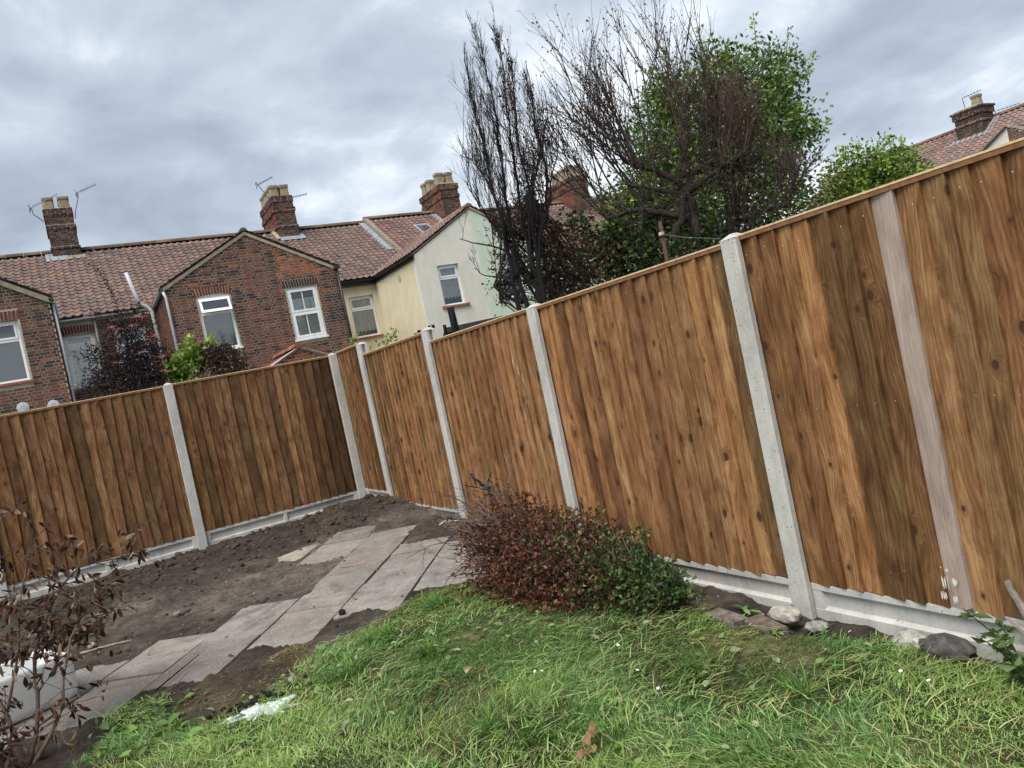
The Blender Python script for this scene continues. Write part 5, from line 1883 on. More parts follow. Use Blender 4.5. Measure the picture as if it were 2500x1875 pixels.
IVY = [(3.69, -1.02, 2.54, .41), (3.4, -.85, 3.05, .22), (4.01, -1.19, 2.68, .35), (3.03, -.66, 2.42, .33), (3.65, -.99, 2.83, .27), (4.15, -1.27, 2.37, .27), (4.54, -1.48, 2.89, .30), (4.23, -1.3, 3.02, .27), (4.89, -1.68, 2.60, .30), (3.6, -.95, 2.0, .5), (4.4, -1.4, 2.1, .45), (3.75, -2.2, 2.35, .26), (4.15, -2.4, 2.5, .24), (4.5, -2.55, 2.4, .22), (3.45, -2.0, 2.5, .22), (4.9, -2.2, 2.55, .28)]
leafy('ivy_bush', 'dark green bush low behind the rusty pole', (3.8, -1.1, .25), IVY, None, 7200, (.045, .09), [(.012, .026, .009), (.020, .040, .012), (.032, .060, .016), (.07, .11, .02)], .36, stem_r=.04, twigs=40, cat='bush')
BROWN = [(2.06, -1.13, 3.11, .25), (2.39, -1.32, 3.23, .3), (2.57, -1.42, 2.78, .37), (2.1, -1.17, 2.64, .32), (2.8, -1.55, 2.57, .32), (2.83, -1.58, 2.26, .25), (2.36, -1.32, 2.38, .3), (3.02, -1.68, 2.57, .25), (1.82, -1.02, 2.46, .15), (1.85, -1.04, 2.29, .12), (2.4, -1.31, 3.49, .2), (1.95, -1.07, 3.24, .15), (2.4, -1.35, 1.9, .4)]
leafy('scorched_bush', 'scorched brown bush tangled between the burnt tree and the bare tree', (2.4, -1.35, .25), BROWN, None, 3600, (.03, .06), [(.070, .044, .026), (.115, .072, .040), (.155, .098, .052), (.05, .034, .024), (.04, .05, .018)], .33, mat='dry_leaf', stem_r=.03, twigs=260, cat='bush', branch_col=(.05, .038, .032))
ELDER = [(-2.01, 4.06, 2.73, .51), (-1.67, 3.87, 2.71, .38), (-2.29, 4.21, 2.73, .41), (-1.95, 4.04, 3.3, .30), (-1.77, 3.94, 3.06, .33), (-2.5, 4.33, 2.52, .22), (-1.57, 3.81, 2.36, .29), (-1.96, 4.02, 2.39, .38), (-2.0, 4.0, 1.9, .5)]
ELSH = [((-1.94, 4.04, 3.36), (-1.96, 4.06, 3.75)), ((-1.96, 4.06, 3.69), (-2.03, 4.10, 4.1)), ((-2.01, 4.09, 4.03), (-2.22, 4.22, 4.42)), ((-2.22, 4.19, 3.2), (-2.33, 4.26, 3.58)), ((-1.52, 3.8, 3.0), (-1.58, 3.84, 3.47)), ((-1.75, 3.9, 3.3), (-1.70, 3.9, 3.6))]
el = leafy('elder_bush', 'dark purple leaved bush with small pink flowers behind the left fence', (-2.0, 4.05, .25), ELDER, ELSH, 8500, (.035, .075), [(.016, .013, .018), (.023, .018, .024), (.032, .024, .031), (.046, .031, .037)], .17, mat='matt_leaf', stem_r=.04, shell=.45, twigs=70, cat='bush')
PINK = [(-1.7, 3.57, 3.35, .05), (-1.75, 3.59, 3.38, .04), (-1.58, 3.49, 3.03, .04), (-1.83, 3.63, 3.25, .04), (-2.03, 3.74, 3.24, .04), (-1.78, 3.59, 2.83, .035), (-2.15, 3.8, 2.76, .035), (-1.54, 3.45, 2.48, .045), (-1.55, 3.47, 2.71, .035), (-2.13, 3.8, 3.29, .03), (-2.38, 3.95, 3.54, .03), (-1.61, 3.52, 3.39, .03)]
for b in PINK:
    n = 26
    P = np.array(b[:3]) + rng.normal(size=(n, 3)) * np.array([b[3], b[3], b[3] * .3])
    V, F, C = leaf_cloud(P, rng.normal(size=(n, 3)) + np.array([0, -.5, 1.0]), np.full(n, .022), .5, mixcol([(.50, .20, .24), (.42, .17, .20), (.58, .30, .31)], n, .15), .2)
    np_mesh('flower_head', V, F, C, 'leaf', el)
VINE = [(-1.27, 3.65, 2.50, .20), (-1.08, 3.55, 2.60, .15), (-.95, 3.47, 2.68, .08), (-1.37, 3.7, 2.42, .13), (-1.2, 3.6, 2.1, .28)]
leafy('vine_bush', 'bright green climber showing above the left fence beside the purple bush', (-1.15, 3.6, .25), VINE, [((-1.0, 3.5, 2.7), (-.8, 3.45, 2.86)), ((-1.15, 3.55, 2.75), (-1.1, 3.5, 2.93))], 1500, (.05, .095), [(.06, .12, .02), (.12, .22, .03), (.19, .30, .045), (.27, .35, .08)], .45, stem_r=.03, twigs=20, cat='climber', clump=.6)
DVINE = [(-.76, 3.40, 2.46, .27), (-.55, 3.30, 2.38, .22), (-.84, 3.42, 2.62, .18), (-.64, 3.33, 2.62, .15)]
dv = leafy('dead_climber', 'tangle of dead brown climber stems right of the green climber', (-.7, 3.45, .25), DVINE, None, 900, (.03, .07), [(.075, .055, .036), (.12, .085, .05), (.20, .14, .085), (.04, .032, .026)], .3, mat='dry_leaf', stem_r=.03, twigs=30, cat='climber', clump=.7)
mb = MB()
random.seed(8)
for k in range(150):
    b = random.choice(DVINE)
    c = Vector(b[:3])
    q = [c + Vector((random.gauss(0, 1), random.gauss(0, 1), random.gauss(0, 1))).normalized() * b[3] * random.uniform(.6, 1.15) for _ in range(4)]
    q = [q[0], q[0].lerp(q[1], .5), q[1], q[1].lerp(q[2], .6)]
    mb.tube(q, .006, 4, random.choice([(.05, .04, .034), (.08, .06, .045), (.03, .026, .024)]), False)
mb.build('stems', 'bark', dv)

# weeds that top the fence near the corner
def tuft(name, label, base, n, h, sp, cols, cat, wd=.006):
    P = np.array(base) + np.stack([rng.normal(scale=sp, size=n), rng.normal(scale=sp, size=n), np.zeros(n)], 1)
    ang = rng.uniform(0, 6.283, n)
    ln = rng.uniform(.5, 1.0, n) * h
    lean = rng.uniform(.05, .35, n)
    dx = np.stack([np.cos(ang), np.sin(ang), np.zeros(n)], 1)
    sx = np.stack([-np.sin(ang), np.cos(ang), np.zeros(n)], 1)
    V = []
    for t, wk in ((0, 1.0), (.5, .8), (1.0, .06)):
        c = P + dx * (lean * ln * t * t)[:, None] + np.array([0, 0, 1.0]) * (ln * t * (1 - .15 * lean * t))[:, None]
        V += [c - sx * wd * wk, c + sx * wd * wk]
    V = np.stack(V, 1).reshape(-1, 3)
    i = np.arange(n)[:, None] * 6
    F = np.concatenate([i + np.array([[0, 1, 3, 2]]), i + np.array([[2, 3, 5, 4]])])
    o = np_mesh(name, V, F, np.repeat(mixcol(cols, n), 6, axis=0), 'grass')
    return tag(o, label, cat)


tuft('tall_weed', 'upright grassy weed just showing over the fence by the corner post', (.75, 2.55, .3), 60, 2.35, .06, [(.16, .24, .06), (.22, .28, .10), (.12, .2, .05)], 'weed', .012)
leafy('weed_bush', 'small green weed leaves over the narrow corner panel', (1.05, 1.25, .25), [(.95, 1.35, 2.08, .12), (1.2, 1.2, 2.12, .09), (1.05, 1.25, 1.7, .3)], [((1.1, 1.2, 2.1), (1.3, 1.1, 2.3)), ((.85, 1.9, 2.1), (.95, 1.9, 2.38))], 500, (.04, .08), [(.08, .15, .03), (.14, .22, .05), (.2, .27, .08)], .35, stem_r=.02, twigs=6, cat='weed')

# ------------------------------------------------------------------ things beyond the right fence
cp = thing('charred_post', 'charred black post and broken pickets beyond the fence', 'post', (.72, -2.02, .25))
mb = MB()
random.seed(4)
pr = []
for z in np.linspace(.25, 2.19, 12):
    for k in range(6):
        a = k * 1.0472
        q = .045 + random.uniform(-.012, .008)
        pr.append((.72 + q * math.cos(a), -2.02 + q * math.sin(a), z))
mb.add(pr, [(i * 6 + k, i * 6 + (k + 1) % 6, i * 6 + 6 + (k + 1) % 6, i * 6 + 6 + k) for i in range(11) for k in range(6)] + [(66, 67, 68, 69, 70, 71)])
mb.build('post', 'charred_wood', cp)
for k in range(6):
    mb = MB()
    x = .34 + k * .055
    mb.obox((x, -1.9 + k * .012, .3), (x + random.uniform(-.03, .05), -1.9, 2.0 + random.uniform(-.05, .06)), .035, .02)
    mb.build('picket', 'charred_wood', cp)
sh = thing('shed', 'low shed with a black felt roof edge beyond the fence', 'shed', (1.9, -1.0, .25))
slab_poly('roof', 'felt', sh, [(1.02, -1.12, 2.06), (2.3, -1.75, 2.06), (3.2, .2, 2.10), (1.9, .9, 2.10)], .06)
mb = MB()
mb.add([(1.1, -1.05, .25), (2.25, -1.62, .25), (3.1, .2, .25), (1.95, .78, .25), (1.1, -1.05, 2.0), (2.25, -1.62, 2.0), (3.1, .2, 2.0), (1.95, .78, 2.0)], [(0, 1, 5, 4), (1, 2, 6, 5), (2, 3, 7, 6), (3, 0, 4, 7)], (.5, .5, .5))
mb.build('wall', 'charred_wood', sh)
pl = thing('rusty_pole', 'rusty brown clothes line pole in front of the bare tree', 'pole', (3.02, -2.73, .25))
mb = MB()
mb.tube([(3.02, -2.73, .25), (3.08, -2.73, 2.68)], .022, 10)
mb.build('pole', 'rust_pole', pl, smooth=True)
mb = MB()
for k in range(5):
    mb.tube([(3.07 + .033 * math.cos(a), -2.73 + .033 * math.sin(a), 2.53 + k * .007) for a in np.linspace(0, 6.3, 9)], .005, 4)
mb.tube([(3.05, -2.76, 2.54), (2.35, -3.85, 2.30), (1.6, -5.0, 2.08)], .003, 4)
mb.build('line', 'steel', pl)

# ------------------------------------------------------------------ lawn
def scatter(n, x0, x1, y0, y1):
    return rng.uniform(x0, x1, n), rng.uniform(y0, y1, n)


def blades(name, x, y, ln, wd, lean, ang, C, label, mat='grass', cat='grass', bend=1.0, kind='stuff', zoff=-.006):
    """bent grass blades, three cross sections each"""
    n = len(x)
    z = gh(x, y) + zoff
    P = np.stack([x, y, z], 1)
    dx = np.stack([np.cos(ang), np.sin(ang), np.zeros(n)], 1)
    tw = ang + rng.normal(scale=.7, size=n)
    sx = np.stack([-np.sin(tw), np.cos(tw), np.zeros(n)], 1)
    V = []
    for t, wk in ((0, .8), (.4, 1.0), (.75, .7), (1.0, .05)):
        h = ln * np.sin(np.minimum(t * (1.35 - .1 * bend), 1.5)) * (1 - lean) * (1 - .25 * t * t * bend)
        o = ln * lean * (t ** 1.5) + ln * (1 - lean) * .3 * t * t * bend
        c = P + dx * o[:, None] + np.array([0, 0, 1.0]) * h[:, None]
        V += [c - sx * (wd * wk)[:, None], c + sx * (wd * wk)[:, None]]
    V = np.stack(V, 1).reshape(-1, 3)
    i = np.arange(n, dtype=np.int32)[:, None] * 8
    F = np.concatenate([i + np.array([[0, 1, 3, 2]]), i + np.array([[2, 3, 5, 4]]), i + np.array([[4, 5, 7, 6]])])
    o = np_mesh(name, V, F, np.repeat(C, 8, axis=0), mat)
    return tag(o, label, cat, kind=kind)


def lawn():
    n = 330000
    x, y = scatter(n, -3.2, -.01, -8.4, -4.2)
    jx, jy = (vnoise(x * 7, y * 7, 2) - .5) * .22, (vnoise(x * 7, y * 7, 4) - .5) * .22
    ok = inpoly(x + jx, y + jy, LAWN)
    # nothing under the fallen bush's middle or in the bare strip at the fence; thin and worn patches
    thin = fbm(x * 1.7, y * 1.7, 60, 3)
    ok &= rng.random(n) < np.clip(1.45 - (thin - .42) * 5.0, .30, 1.0)
    # only where the camera can see it
    d = np.stack([x + 2.746, y + 9.265], 1)
    ok &= (d[:, 0] * .482 + d[:, 1] * .876) > 1.55
    edge = inpoly(x + jx * .2 + .0, y - .10, LAWN) & inpoly(x, y + .10, LAWN) & inpoly(x + .1, y, LAWN)
    ok &= edge | (rng.random(n) < .6)
    x, y = x[ok], y[ok]
    thin = thin[ok]
    n = len(x)
    clump = fbm(x * 2.3 + 5, y * 2.3, 71, 3)
    dark = np.clip((fbm(x * 1.3, y * 1.3 + 9, 81, 3) - .47) * 6, 0, 1)
    flow = 2.0 * math.pi * fbm(x * .8 + 3, y * .8, 90, 2) * 1.6 + 2.2
    ang = flow + rng.normal(scale=1.0, size=n)
    ln = rng.uniform(.022, .070, n) * (.55 + 1.15 * np.clip((clump - .30) * 2.4, 0, 1))
    ln *= np.where(rng.random(n) < .06, 1.7, 1.0)
    lean = np.clip(rng.normal(.60, .20, n) + .12 * (thin - .5), .05, .95)
    wd = rng.uniform(.0009, .0020, n) * np.where(ln > .09, 1.25, 1.0)
    g1, g2, g3 = np.array([.32, .45, .13]), np.array([.19, .32, .09]), np.array([.47, .55, .28])
    k = rng.random((n, 1))
    C = g1 * (1 - k) + g2 * k
    C = C * (1 - dark[:, None]) + np.array([.11, .23, .075]) * rng.uniform(.8, 1.5, (n, 1)) * dark[:, None]
    pale = rng.random(n) < .15
    C = np.where(pale[:, None], g3 * rng.uniform(.7, 1.1, (n, 1)), C)
    dead = rng.random(n) < (.08 + .30 * np.clip((thin - .52) * 5, 0, 1))
    C = np.where(dead[:, None], np.array([.30, .235, .12]) * rng.uniform(.5, 1.1, (n, 1)), C)
    C *= rng.uniform(.65, 1.35, (n, 1))
    blades('grass', x, y, ln, wd, lean, ang, C, 'long trampled green lawn grass in the foreground')
    # long cut strands lying on top
    x, y = scatter(9000, -3.1, -.05, -8.3, -4.5)
    ok = inpoly(x, y, LAWN) & (fbm(x * 1.6, y * 1.6, 64, 2) > .43)
    x, y = x[ok], y[ok]
    m = len(x)
    fl = 2.0 * math.pi * fbm(x * .8 + 3, y * .8, 90, 2) * 1.6 + 2.2
    blades('clippings', x, y, rng.uniform(.06, .15, m), rng.uniform(.0013, .0028, m), np.clip(rng.normal(.86, .06, m), .6, .97), fl + rng.normal(scale=.9, size=m),
           mixcol([(.33, .48, .15), (.26, .42, .10), (.42, .52, .24), (.18, .34, .09), (.44, .38, .20)], m, .2), 'long cut grass strands lying flat on the lawn', zoff=.028)
    # thick dark tufts
    T = [(-1.51, -4.9), (-1.43, -5.38), (-1.87, -5.22), (-1.45, -6.58), (-1.57, -6.34), (-.64, -7.12), (-.73, -6.66), (-1.29, -6.77), (-1.05, -7.3), (-1.1, -4.75)]
    X, Y, A, Ln, Le = [], [], [], [], []
    for (tx, ty) in T:
        m = int(rng.integers(170, 330))
        r_ = np.abs(rng.normal(scale=rng.uniform(.06, .14), size=m))
        a = rng.uniform(0, 6.283, m)
        X.append(tx + r_ * np.cos(a))
        Y.append(ty + r_ * np.sin(a))
        A.append(a * .6 + rng.uniform(0, 6.28) * .4 + rng.normal(scale=.5, size=m))
        Ln.append(rng.uniform(.06, .16, m))
        Le.append(np.clip(rng.normal(.35, .15, m), .05, .8))
    X, Y, A, Ln, Le = map(np.concatenate, (X, Y, A, Ln, Le))
    m = len(X)
    C = mixcol([(.10, .20, .055), (.14, .26, .065), (.19, .32, .08), (.08, .165, .06)], m, .25)
    blades('tufts', X, Y, Ln, rng.uniform(.0016, .003, m), Le, A, C, 'taller dark green grass tufts standing in the lawn')
    # dry straw on the scorched patch
    x, y = scatter(34000, -2.7, -1.7, -5.2, -4.4)
    ok = inpoly(x + (vnoise(x * 8, y * 8, 6) - .5) * .2, y + (vnoise(x * 8, y * 8, 8) - .5) * .2, DRY) & (rng.random(len(x)) < np.clip((fbm(x * 5, y * 5, 12, 3) - .40) * 4, .05, 1))
    x, y = x[ok], y[ok]
    m = len(x)
    blades('straw', x, y, rng.uniform(.02, .06, m), rng.uniform(.001, .002, m), np.clip(rng.normal(.75, .12, m), .4, .95), rng.uniform(0, 6.28, m),
           mixcol([(.24, .17, .085), (.32, .24, .13), (.14, .10, .055), (.14, .17, .06), (.40, .32, .19)], m, .25), 'short scorched straw coloured grass by the path')


lawn()


def broad(name, label, cols, spots, Lr, wd, cat, seed, flat=.2, kind='stuff', mat='leaf'):
    """broad leaves lying in the turf: 6-vertex folded blades"""
    r = np.random.default_rng(seed)
    VV, FF, CC = [], [], []
    base = 0
    for (x, y, n, sp) in spots:
        a0 = r.uniform(0, 6.28)
        for k in range(n):
            a = a0 + k * 2.4 + r.normal() * .4
            L = r.uniform(*Lr)
            px, py = x + r.normal() * sp, y + r.normal() * sp
            pz = float(gh(px, py)) + r.uniform(.012, .04)
            d = np.array([math.cos(a), math.sin(a), r.uniform(-.05, .55)])
            d /= np.linalg.norm(d)
            s = np.array([-math.sin(a), math.cos(a), r.normal() * .35])
            nrm = np.cross(d, s)
            P0 = np.array([px, py, pz])
            pts = [P0]
            for t, q in ((.35, .8), (.7, 1.0)):
                c = P0 + d * L * t - np.array([0, 0, 1]) * L * .25 * t * t
                pts += [c + s * L * wd * q + nrm * L * .05, c - s * L * wd * q + nrm * L * .05, c]
            pts.append(P0 + d * L - np.array([0, 0, 1]) * L * .25)
            VV += pts
            c = np.array(cols[r.integers(0, len(cols))]) * r.uniform(.75, 1.25)
            CC += [c] * 8
            FF += [(base, base + 1, base + 3), (base, base + 3, base + 2), (base + 1, base + 4, base + 6), (base + 1, base + 6, base + 3), (base + 3, base + 6, base + 5), (base + 3, base + 5, base + 2), (base + 4, base + 7, base + 6), (base + 6, base + 7, base + 5)]
            base += 8
    o = np_mesh(name, np.array(VV), np.array(FF), np.array(CC), mat)
    return tag(o, label, cat, kind=kind)


sp = []
for k in range(520):
    x, y = rng.uniform(-2.9, -.1), rng.uniform(-8.0, -4.5)
    if inpoly(np.array([x]), np.array([y]), LAWN)[0] and fbm(x * 1.9, y * 1.9, 14, 2) > .42:
        sp.append((x, y, int(rng.integers(1, 4)), .04))
broad('clover_leaves', 'pale broad weed leaves and cut leaves strewn through the lawn', [(.15, .25, .06), (.22, .32, .10), (.28, .36, .18), (.10, .18, .05), (.32, .37, .23)], sp, (.022, .062), .24, 'leaves', 3)
# dandelion clumps at the path's lower edge
sp = [(-2.69, -4.83, 9, .07), (-2.6, -4.69, 8, .06), (-2.78, -4.9, 9, .08), (-2.85, -4.75, 8, .07), (-2.72, -4.55, 6, .06), (-2.86, -4.45, 5, .05), (-2.6, -5.0, 6, .07), (-2.9, -5.05, 8, .08), (-2.55, -5.25, 7, .08), (-2.75, -5.15, 8, .08)]
for i, s_ in enumerate(sp):
    where = ['nearest the charred twigs', 'beside the path edge', 'below the sink', 'next to the dead shrub', 'at the path joint', 'touching the lowest slab', 'between soil and lawn', 'at the bottom left of the lawn', 'left of the pale ash patch', 'in the middle of the weedy corner'][i]
    broad('dandelion_clump', 'green dandelion clump ' + where, [(.10, .20, .045), (.15, .27, .06), (.075, .15, .04)], [s_], (.04, .095), .20, 'weed', 20 + i, kind=None)['group'] = 'dandelion clumps left of the lawn'
broad('seedling', 'single thistle seedling on the earth strip by the bricks', [(.12, .24, .07), (.18, .30, .10)], [(-.13, -6.36, 7, .012)], (.06, .11), .17, 'seedling', 41, kind=None)

# daisies
dz = MB()
for k in range(9):
    a = k * 6.283 / 9
    ca, sa = math.cos(a), math.sin(a)
    dz.add([(ca * .003, sa * .003, .0), (ca * .010 - sa * .0032, sa * .010 + ca * .0032, .002), (ca * .0125, sa * .0125, .001), (ca * .010 + sa * .0032, sa * .010 - ca * .0032, .002)], [(0, 1, 2, 3)], (1, 1, 1), 0)
dz.add([(.0045 * math.cos(a), .0045 * math.sin(a), .002) for a in np.arange(0, 6.2, 1.05)] + [(0, 0, .005)], [(k, (k + 1) % 6, 6) for k in range(6)], (.75, .48, .05), 1)
simple('daisy_eye', (.70, .45, .05), .8, 5, .1, 0)
dzp = dz.build('daisy', ['petal', 'daisy_eye'])
DA = [(-1.21, -6.12), (-1.18, -6.13), (-.8, -6.21), (-.92, -6.39), (-1.23, -6.31), (-.9, -6.48), (-.78, -6.42), (-1.03, -6.61), (-1.1, -6.73), (-.97, -6.68), (-.49, -6.48), (-.17, -7.27), (-.14, -7.29), (-.32, -7.32), (-.35, -7.36), (-.34, -7.46), (-.17, -7.01), (-.32, -6.59), (-.96, -6.69)]
for i, (x, y) in enumerate(DA):
    o = dzp if i == 0 else dzp.copy()
    if i:
        COL.objects.link(o)
    o.location = (x, y, float(gh(x, y)) + random.uniform(.03, .05))
    o.rotation_euler = (random.uniform(.1, .6), random.uniform(-.4, .4), random.uniform(0, 6))
    o.scale = (.62,) * 3
    tag(o, 'tiny white daisy flower standing in the lawn', 'daisy', 'daisies dotted over the lawn')

# ------------------------------------------------------------------ loose earth
def rock(mb, c, s, r, col, flat=.7, sub=1):
    """lumpy low-poly stone"""
    t = (1 + 5 ** .5) / 2
    V = [Vector(v).normalized() for v in ((-1, t, 0), (1, t, 0), (-1, -t, 0), (1, -t, 0), (0, -1, t), (0, 1, t), (0, -1, -t), (0, 1, -t), (t, 0, -1), (t, 0, 1), (-t, 0, -1), (-t, 0, 1))]
    Fc = [(0, 11, 5), (0, 5, 1), (0, 1, 7), (0, 7, 10), (0, 10, 11), (1, 5, 9), (5, 11, 4), (11, 10, 2), (10, 7, 6), (7, 1, 8), (3, 9, 4), (3, 4, 2), (3, 2, 6), (3, 6, 8), (3, 8, 9), (4, 9, 5), (2, 4, 11), (6, 2, 10), (8, 6, 7), (9, 8, 1)]
    for _ in range(sub):
        mid, nf = {}, []

        def m(a, b):
            k = (min(a, b), max(a, b))
            if k not in mid:
                V.append(((V[a] + V[b]) / 2).normalized())
                mid[k] = len(V) - 1
            return mid[k]
        for a, b, c_ in Fc:
            ab, bc, ca = m(a, b), m(b, c_), m(c_, a)
            nf += [(a, ab, ca), (b, bc, ab), (c_, ca, bc), (ab, bc, ca)]
        Fc = nf
    sx, sy, sz = s * r.uniform(.8, 1.25), s * r.uniform(.8, 1.25), s * flat * r.uniform(.8, 1.2)
    a = r.uniform(0, 6.28)
    ca, sa = math.cos(a), math.sin(a)
    out = []
    for v in V:
        k = 1 + r.uniform(-.16, .16)
        x, y, z = v.x * sx * k, v.y * sy * k, v.z * sz * k
        out.append((c[0] + x * ca - y * sa, c[1] + x * sa + y * ca, c[2] + z))
    mb.add(out, Fc, col)


r = random.Random(99)
mb, pb = MB(), MB()
cnt = 0
while cnt < 2600:
    x, y = r.uniform(-4.2, -.06), r.uniform(-4.9, -.08)
    if r.random() < .55:
        y = -abs(r.gauss(0, .9)) - .1
    a = np.array([x]), np.array([y])
    if inpoly(*a, LAWN)[0] or slab_depth(*a)[0] > -.01:
        if r.random() < .97:
            continue
    s = r.choice([.004, .005, .006, .006, .008, .008, .010, .013, .018, .028]) * r.uniform(.7, 1.25)
    if y < -2:
        s *= .75
    k = r.uniform(.7, 1.4)
    z = float(gh(x, y)) if slab_depth(*a)[0] < 0 else float(plane_z(x, y)) + .013
    rock(mb, (x, y, z + s * .25), s, r, (.060 * k, .047 * k, .037 * k), .75, 0)
    cnt += 1
tag(mb.build('soil_clods', 'clod'), 'loose crumbs and clods of dark soil on the bare earth', 'soil', kind='stuff')
for k in range(560):
    x, y = r.uniform(-3.9, -.1), r.uniform(-4.6, -.3)
    if k > 470:
        x, y = r.uniform(-.24, -.05), r.uniform(-6.9, -5.5)
    a = np.array([x]), np.array([y])
    if inpoly(*a, LAWN)[0] or slab_depth(*a)[0] > -.01:
        continue
    s = r.uniform(.003, .009) * (.9 if k > 470 else 1)
    c = r.choice([(.26, .23, .19), (.20, .18, .155), (.30, .27, .23), (.20, .12, .08), (.15, .14, .13)])
    rock(pb, (x, y, float(gh(x, y)) + s * .3), s, r, c, .7, 0)
tag(pb.build('pebbles', 'stone'), 'scattered small pale pebbles in the bare earth', 'pebbles', kind='stuff')


def single_rock(name, label, cat, c, s, col, flat, seed, mat='stone', sub=2, scale=(1, 1, 1), smooth=True):
    q = MB()
    rock(q, (0, 0, 0), s, random.Random(seed), col, flat, sub)
    o = q.build(name, mat, smooth=smooth)
    o.location = c
    o.scale = scale
    return tag(o, label, cat)


single_rock('flint', 'large white flint at the foot of the nearest concrete post', 'stone', (-.135, -6.63, .075), .058, (.36, .345, .29), .75, 3, scale=(.85, 1.45, .95))
single_rock('flint', 'smaller grey flint right of the white flint by the post', 'stone', (-.13, -6.80, .052), .040, (.26, .255, .24), .7, 8, scale=(.9, 1.3, 1))
single_rock('flint', 'big dark grey knobbly flint beside the nearest gravel board', 'stone', (-.095, -7.38, .065), .070, (.085, .08, .075), .75, 12, scale=(.9, 1.3, .95))
single_rock('flint', 'pale flint half buried in grass left of the dark flint', 'stone', (-.085, -7.22, .055), .058, (.36, .35, .31), .7, 17, scale=(.8, 1.25, .9))
single_rock('cinder', 'small black cinder on the edge of the path', 'cinder', (-1.55, -4.22, .135), .020, (.012, .012, .013), .9, 23, sub=1, smooth=False)
single_rock('clod', 'big dark clod of earth in the fence corner', 'clod', (-.16, -.72, .335), .060, (.05, .04, .033), .8, 27, 'clod', 2)
single_rock('clod', 'brown clod of earth against the left gravel board', 'clod', (-2.15, -.06, .222), .045, (.085, .062, .045), .7, 28, 'clod', 2)
for i, (x, y, s, c) in enumerate([(-2.42, -2.75, .030, (.20, .19, .17)), (-3.0, -2.9, .028, (.30, .27, .24)), (-1.1, -1.55, .030, (.045, .036, .03))]):
    single_rock('stone', ['grey stone alone in the middle of the bare earth', 'pale stone on the bare earth behind the sink', 'dark lump of earth above the top slab'][i], 'stone', (x, y, float(gh(x, y)) + .012), s, c, .7, 60 + i, sub=1)

# edging bricks, half sunk, along the fence strip
for i, (y, x, a, lab, c) in enumerate([(-5.93, -.215, .16, 'edging brick half hidden under the green end of the bush', (.10, .065, .05)), (-6.145, -.245, .10, 'second edging brick from the bush, chipped and dark', (.085, .066, .055)),
                                       (-6.37, -.255, -.08, 'clean grey edging brick in front of the thistle seedling', (.155, .13, .108)), (-6.585, -.225, -.25, 'edging brick nearest the white flint', (.13, .10, .08))]):
    q = MB()
    n = 5
    rb = random.Random(i + 70)
    vs = []
    for k in range(n + 1):
        t = -.107 + .214 * k / n
        j = rb.uniform(-.003, .003)
        vs += [(-.05 + j, t, -.05), (.05 + j, t, -.05), (.05 + j, t, .010), (.042 + j, t, .016), (-.042 + j, t, .016), (-.05 + j, t, .010)]
    q.add(vs, [(k * 6 + m_, k * 6 + 6 + m_, k * 6 + 6 + (m_ + 1) % 6, k * 6 + (m_ + 1) % 6) for k in range(n) for m_ in range(6)] + [(0, 1, 2, 3, 4, 5), (n * 6 + 5, n * 6 + 4, n * 6 + 3, n * 6 + 2, n * 6 + 1, n * 6)], c)
    o = q.build('edging_brick', 'stone')
    o.location = (x, y, float(plane_z(x, y)) - .002)
    o.rotation_euler = (rb.uniform(-.05, .05), rb.uniform(-.06, .06), a)
    tag(o, lab, 'brick', 'edging bricks along the fence strip')

# ------------------------------------------------------------------ pale ash patch
ASH = [(-2.41, -5.22), (-2.33, -5.13), (-2.23, -5.11), (-2.15, -5.17), (-2.16, -5.28), (-2.22, -5.36), (-2.3, -5.35), (-2.37, -5.32)]
g_ = np.arange(0, 1.001, .035)
vs, fs = [], []
cx, cy = -2.275, -5.24
rings_, seg = 26, 96
for i in range(rings_ + 1):
    for k in range(seg):
        a = k * 6.2832 / seg
        R0 = (.115 + .05 * math.cos(2 * (a + .5)) + .022 * math.sin(5 * a) + .014 * math.sin(9 * a + 1) + .012 * math.sin(17 * a) + .008 * math.sin(31 * a + 2)) * i / rings_
        x, y = cx + R0 * 1.08 * math.cos(a), cy + R0 * math.sin(a)
        t = i / rings_
        z = float(gh(x, y)) + .020 * (1 - t ** 2) + (float(fbm(x * 38, y * 38, 5, 3)) - .5) * .034 + random.uniform(-.002, .002) - .004
        vs.append((x, y, z))
for i in range(rings_):
    for k in range(seg):
        fs.append((i * seg + k, (i + 1) * seg + k, (i + 1) * seg + (k + 1) % seg, i * seg + (k + 1) % seg))
q = MB()
q.add(vs, fs)
tag(q.build('ash_patch', 'ash'), 'pale greenish white patch of ash or plaster on the lawn edge', 'ash')
q = MB()
for k in range(46):
    x, y = -2.28 + r.gauss(0, .10), -5.085 + r.gauss(0, .035)
    rock(q, (x, y, float(gh(x, y)) + .014), r.uniform(.006, .018), r, (.014, .014, .015), .6, 0)
tag(q.build('charcoal_bits', 'stone'), 'black charcoal bits behind the pale ash patch', 'charcoal', kind='stuff')

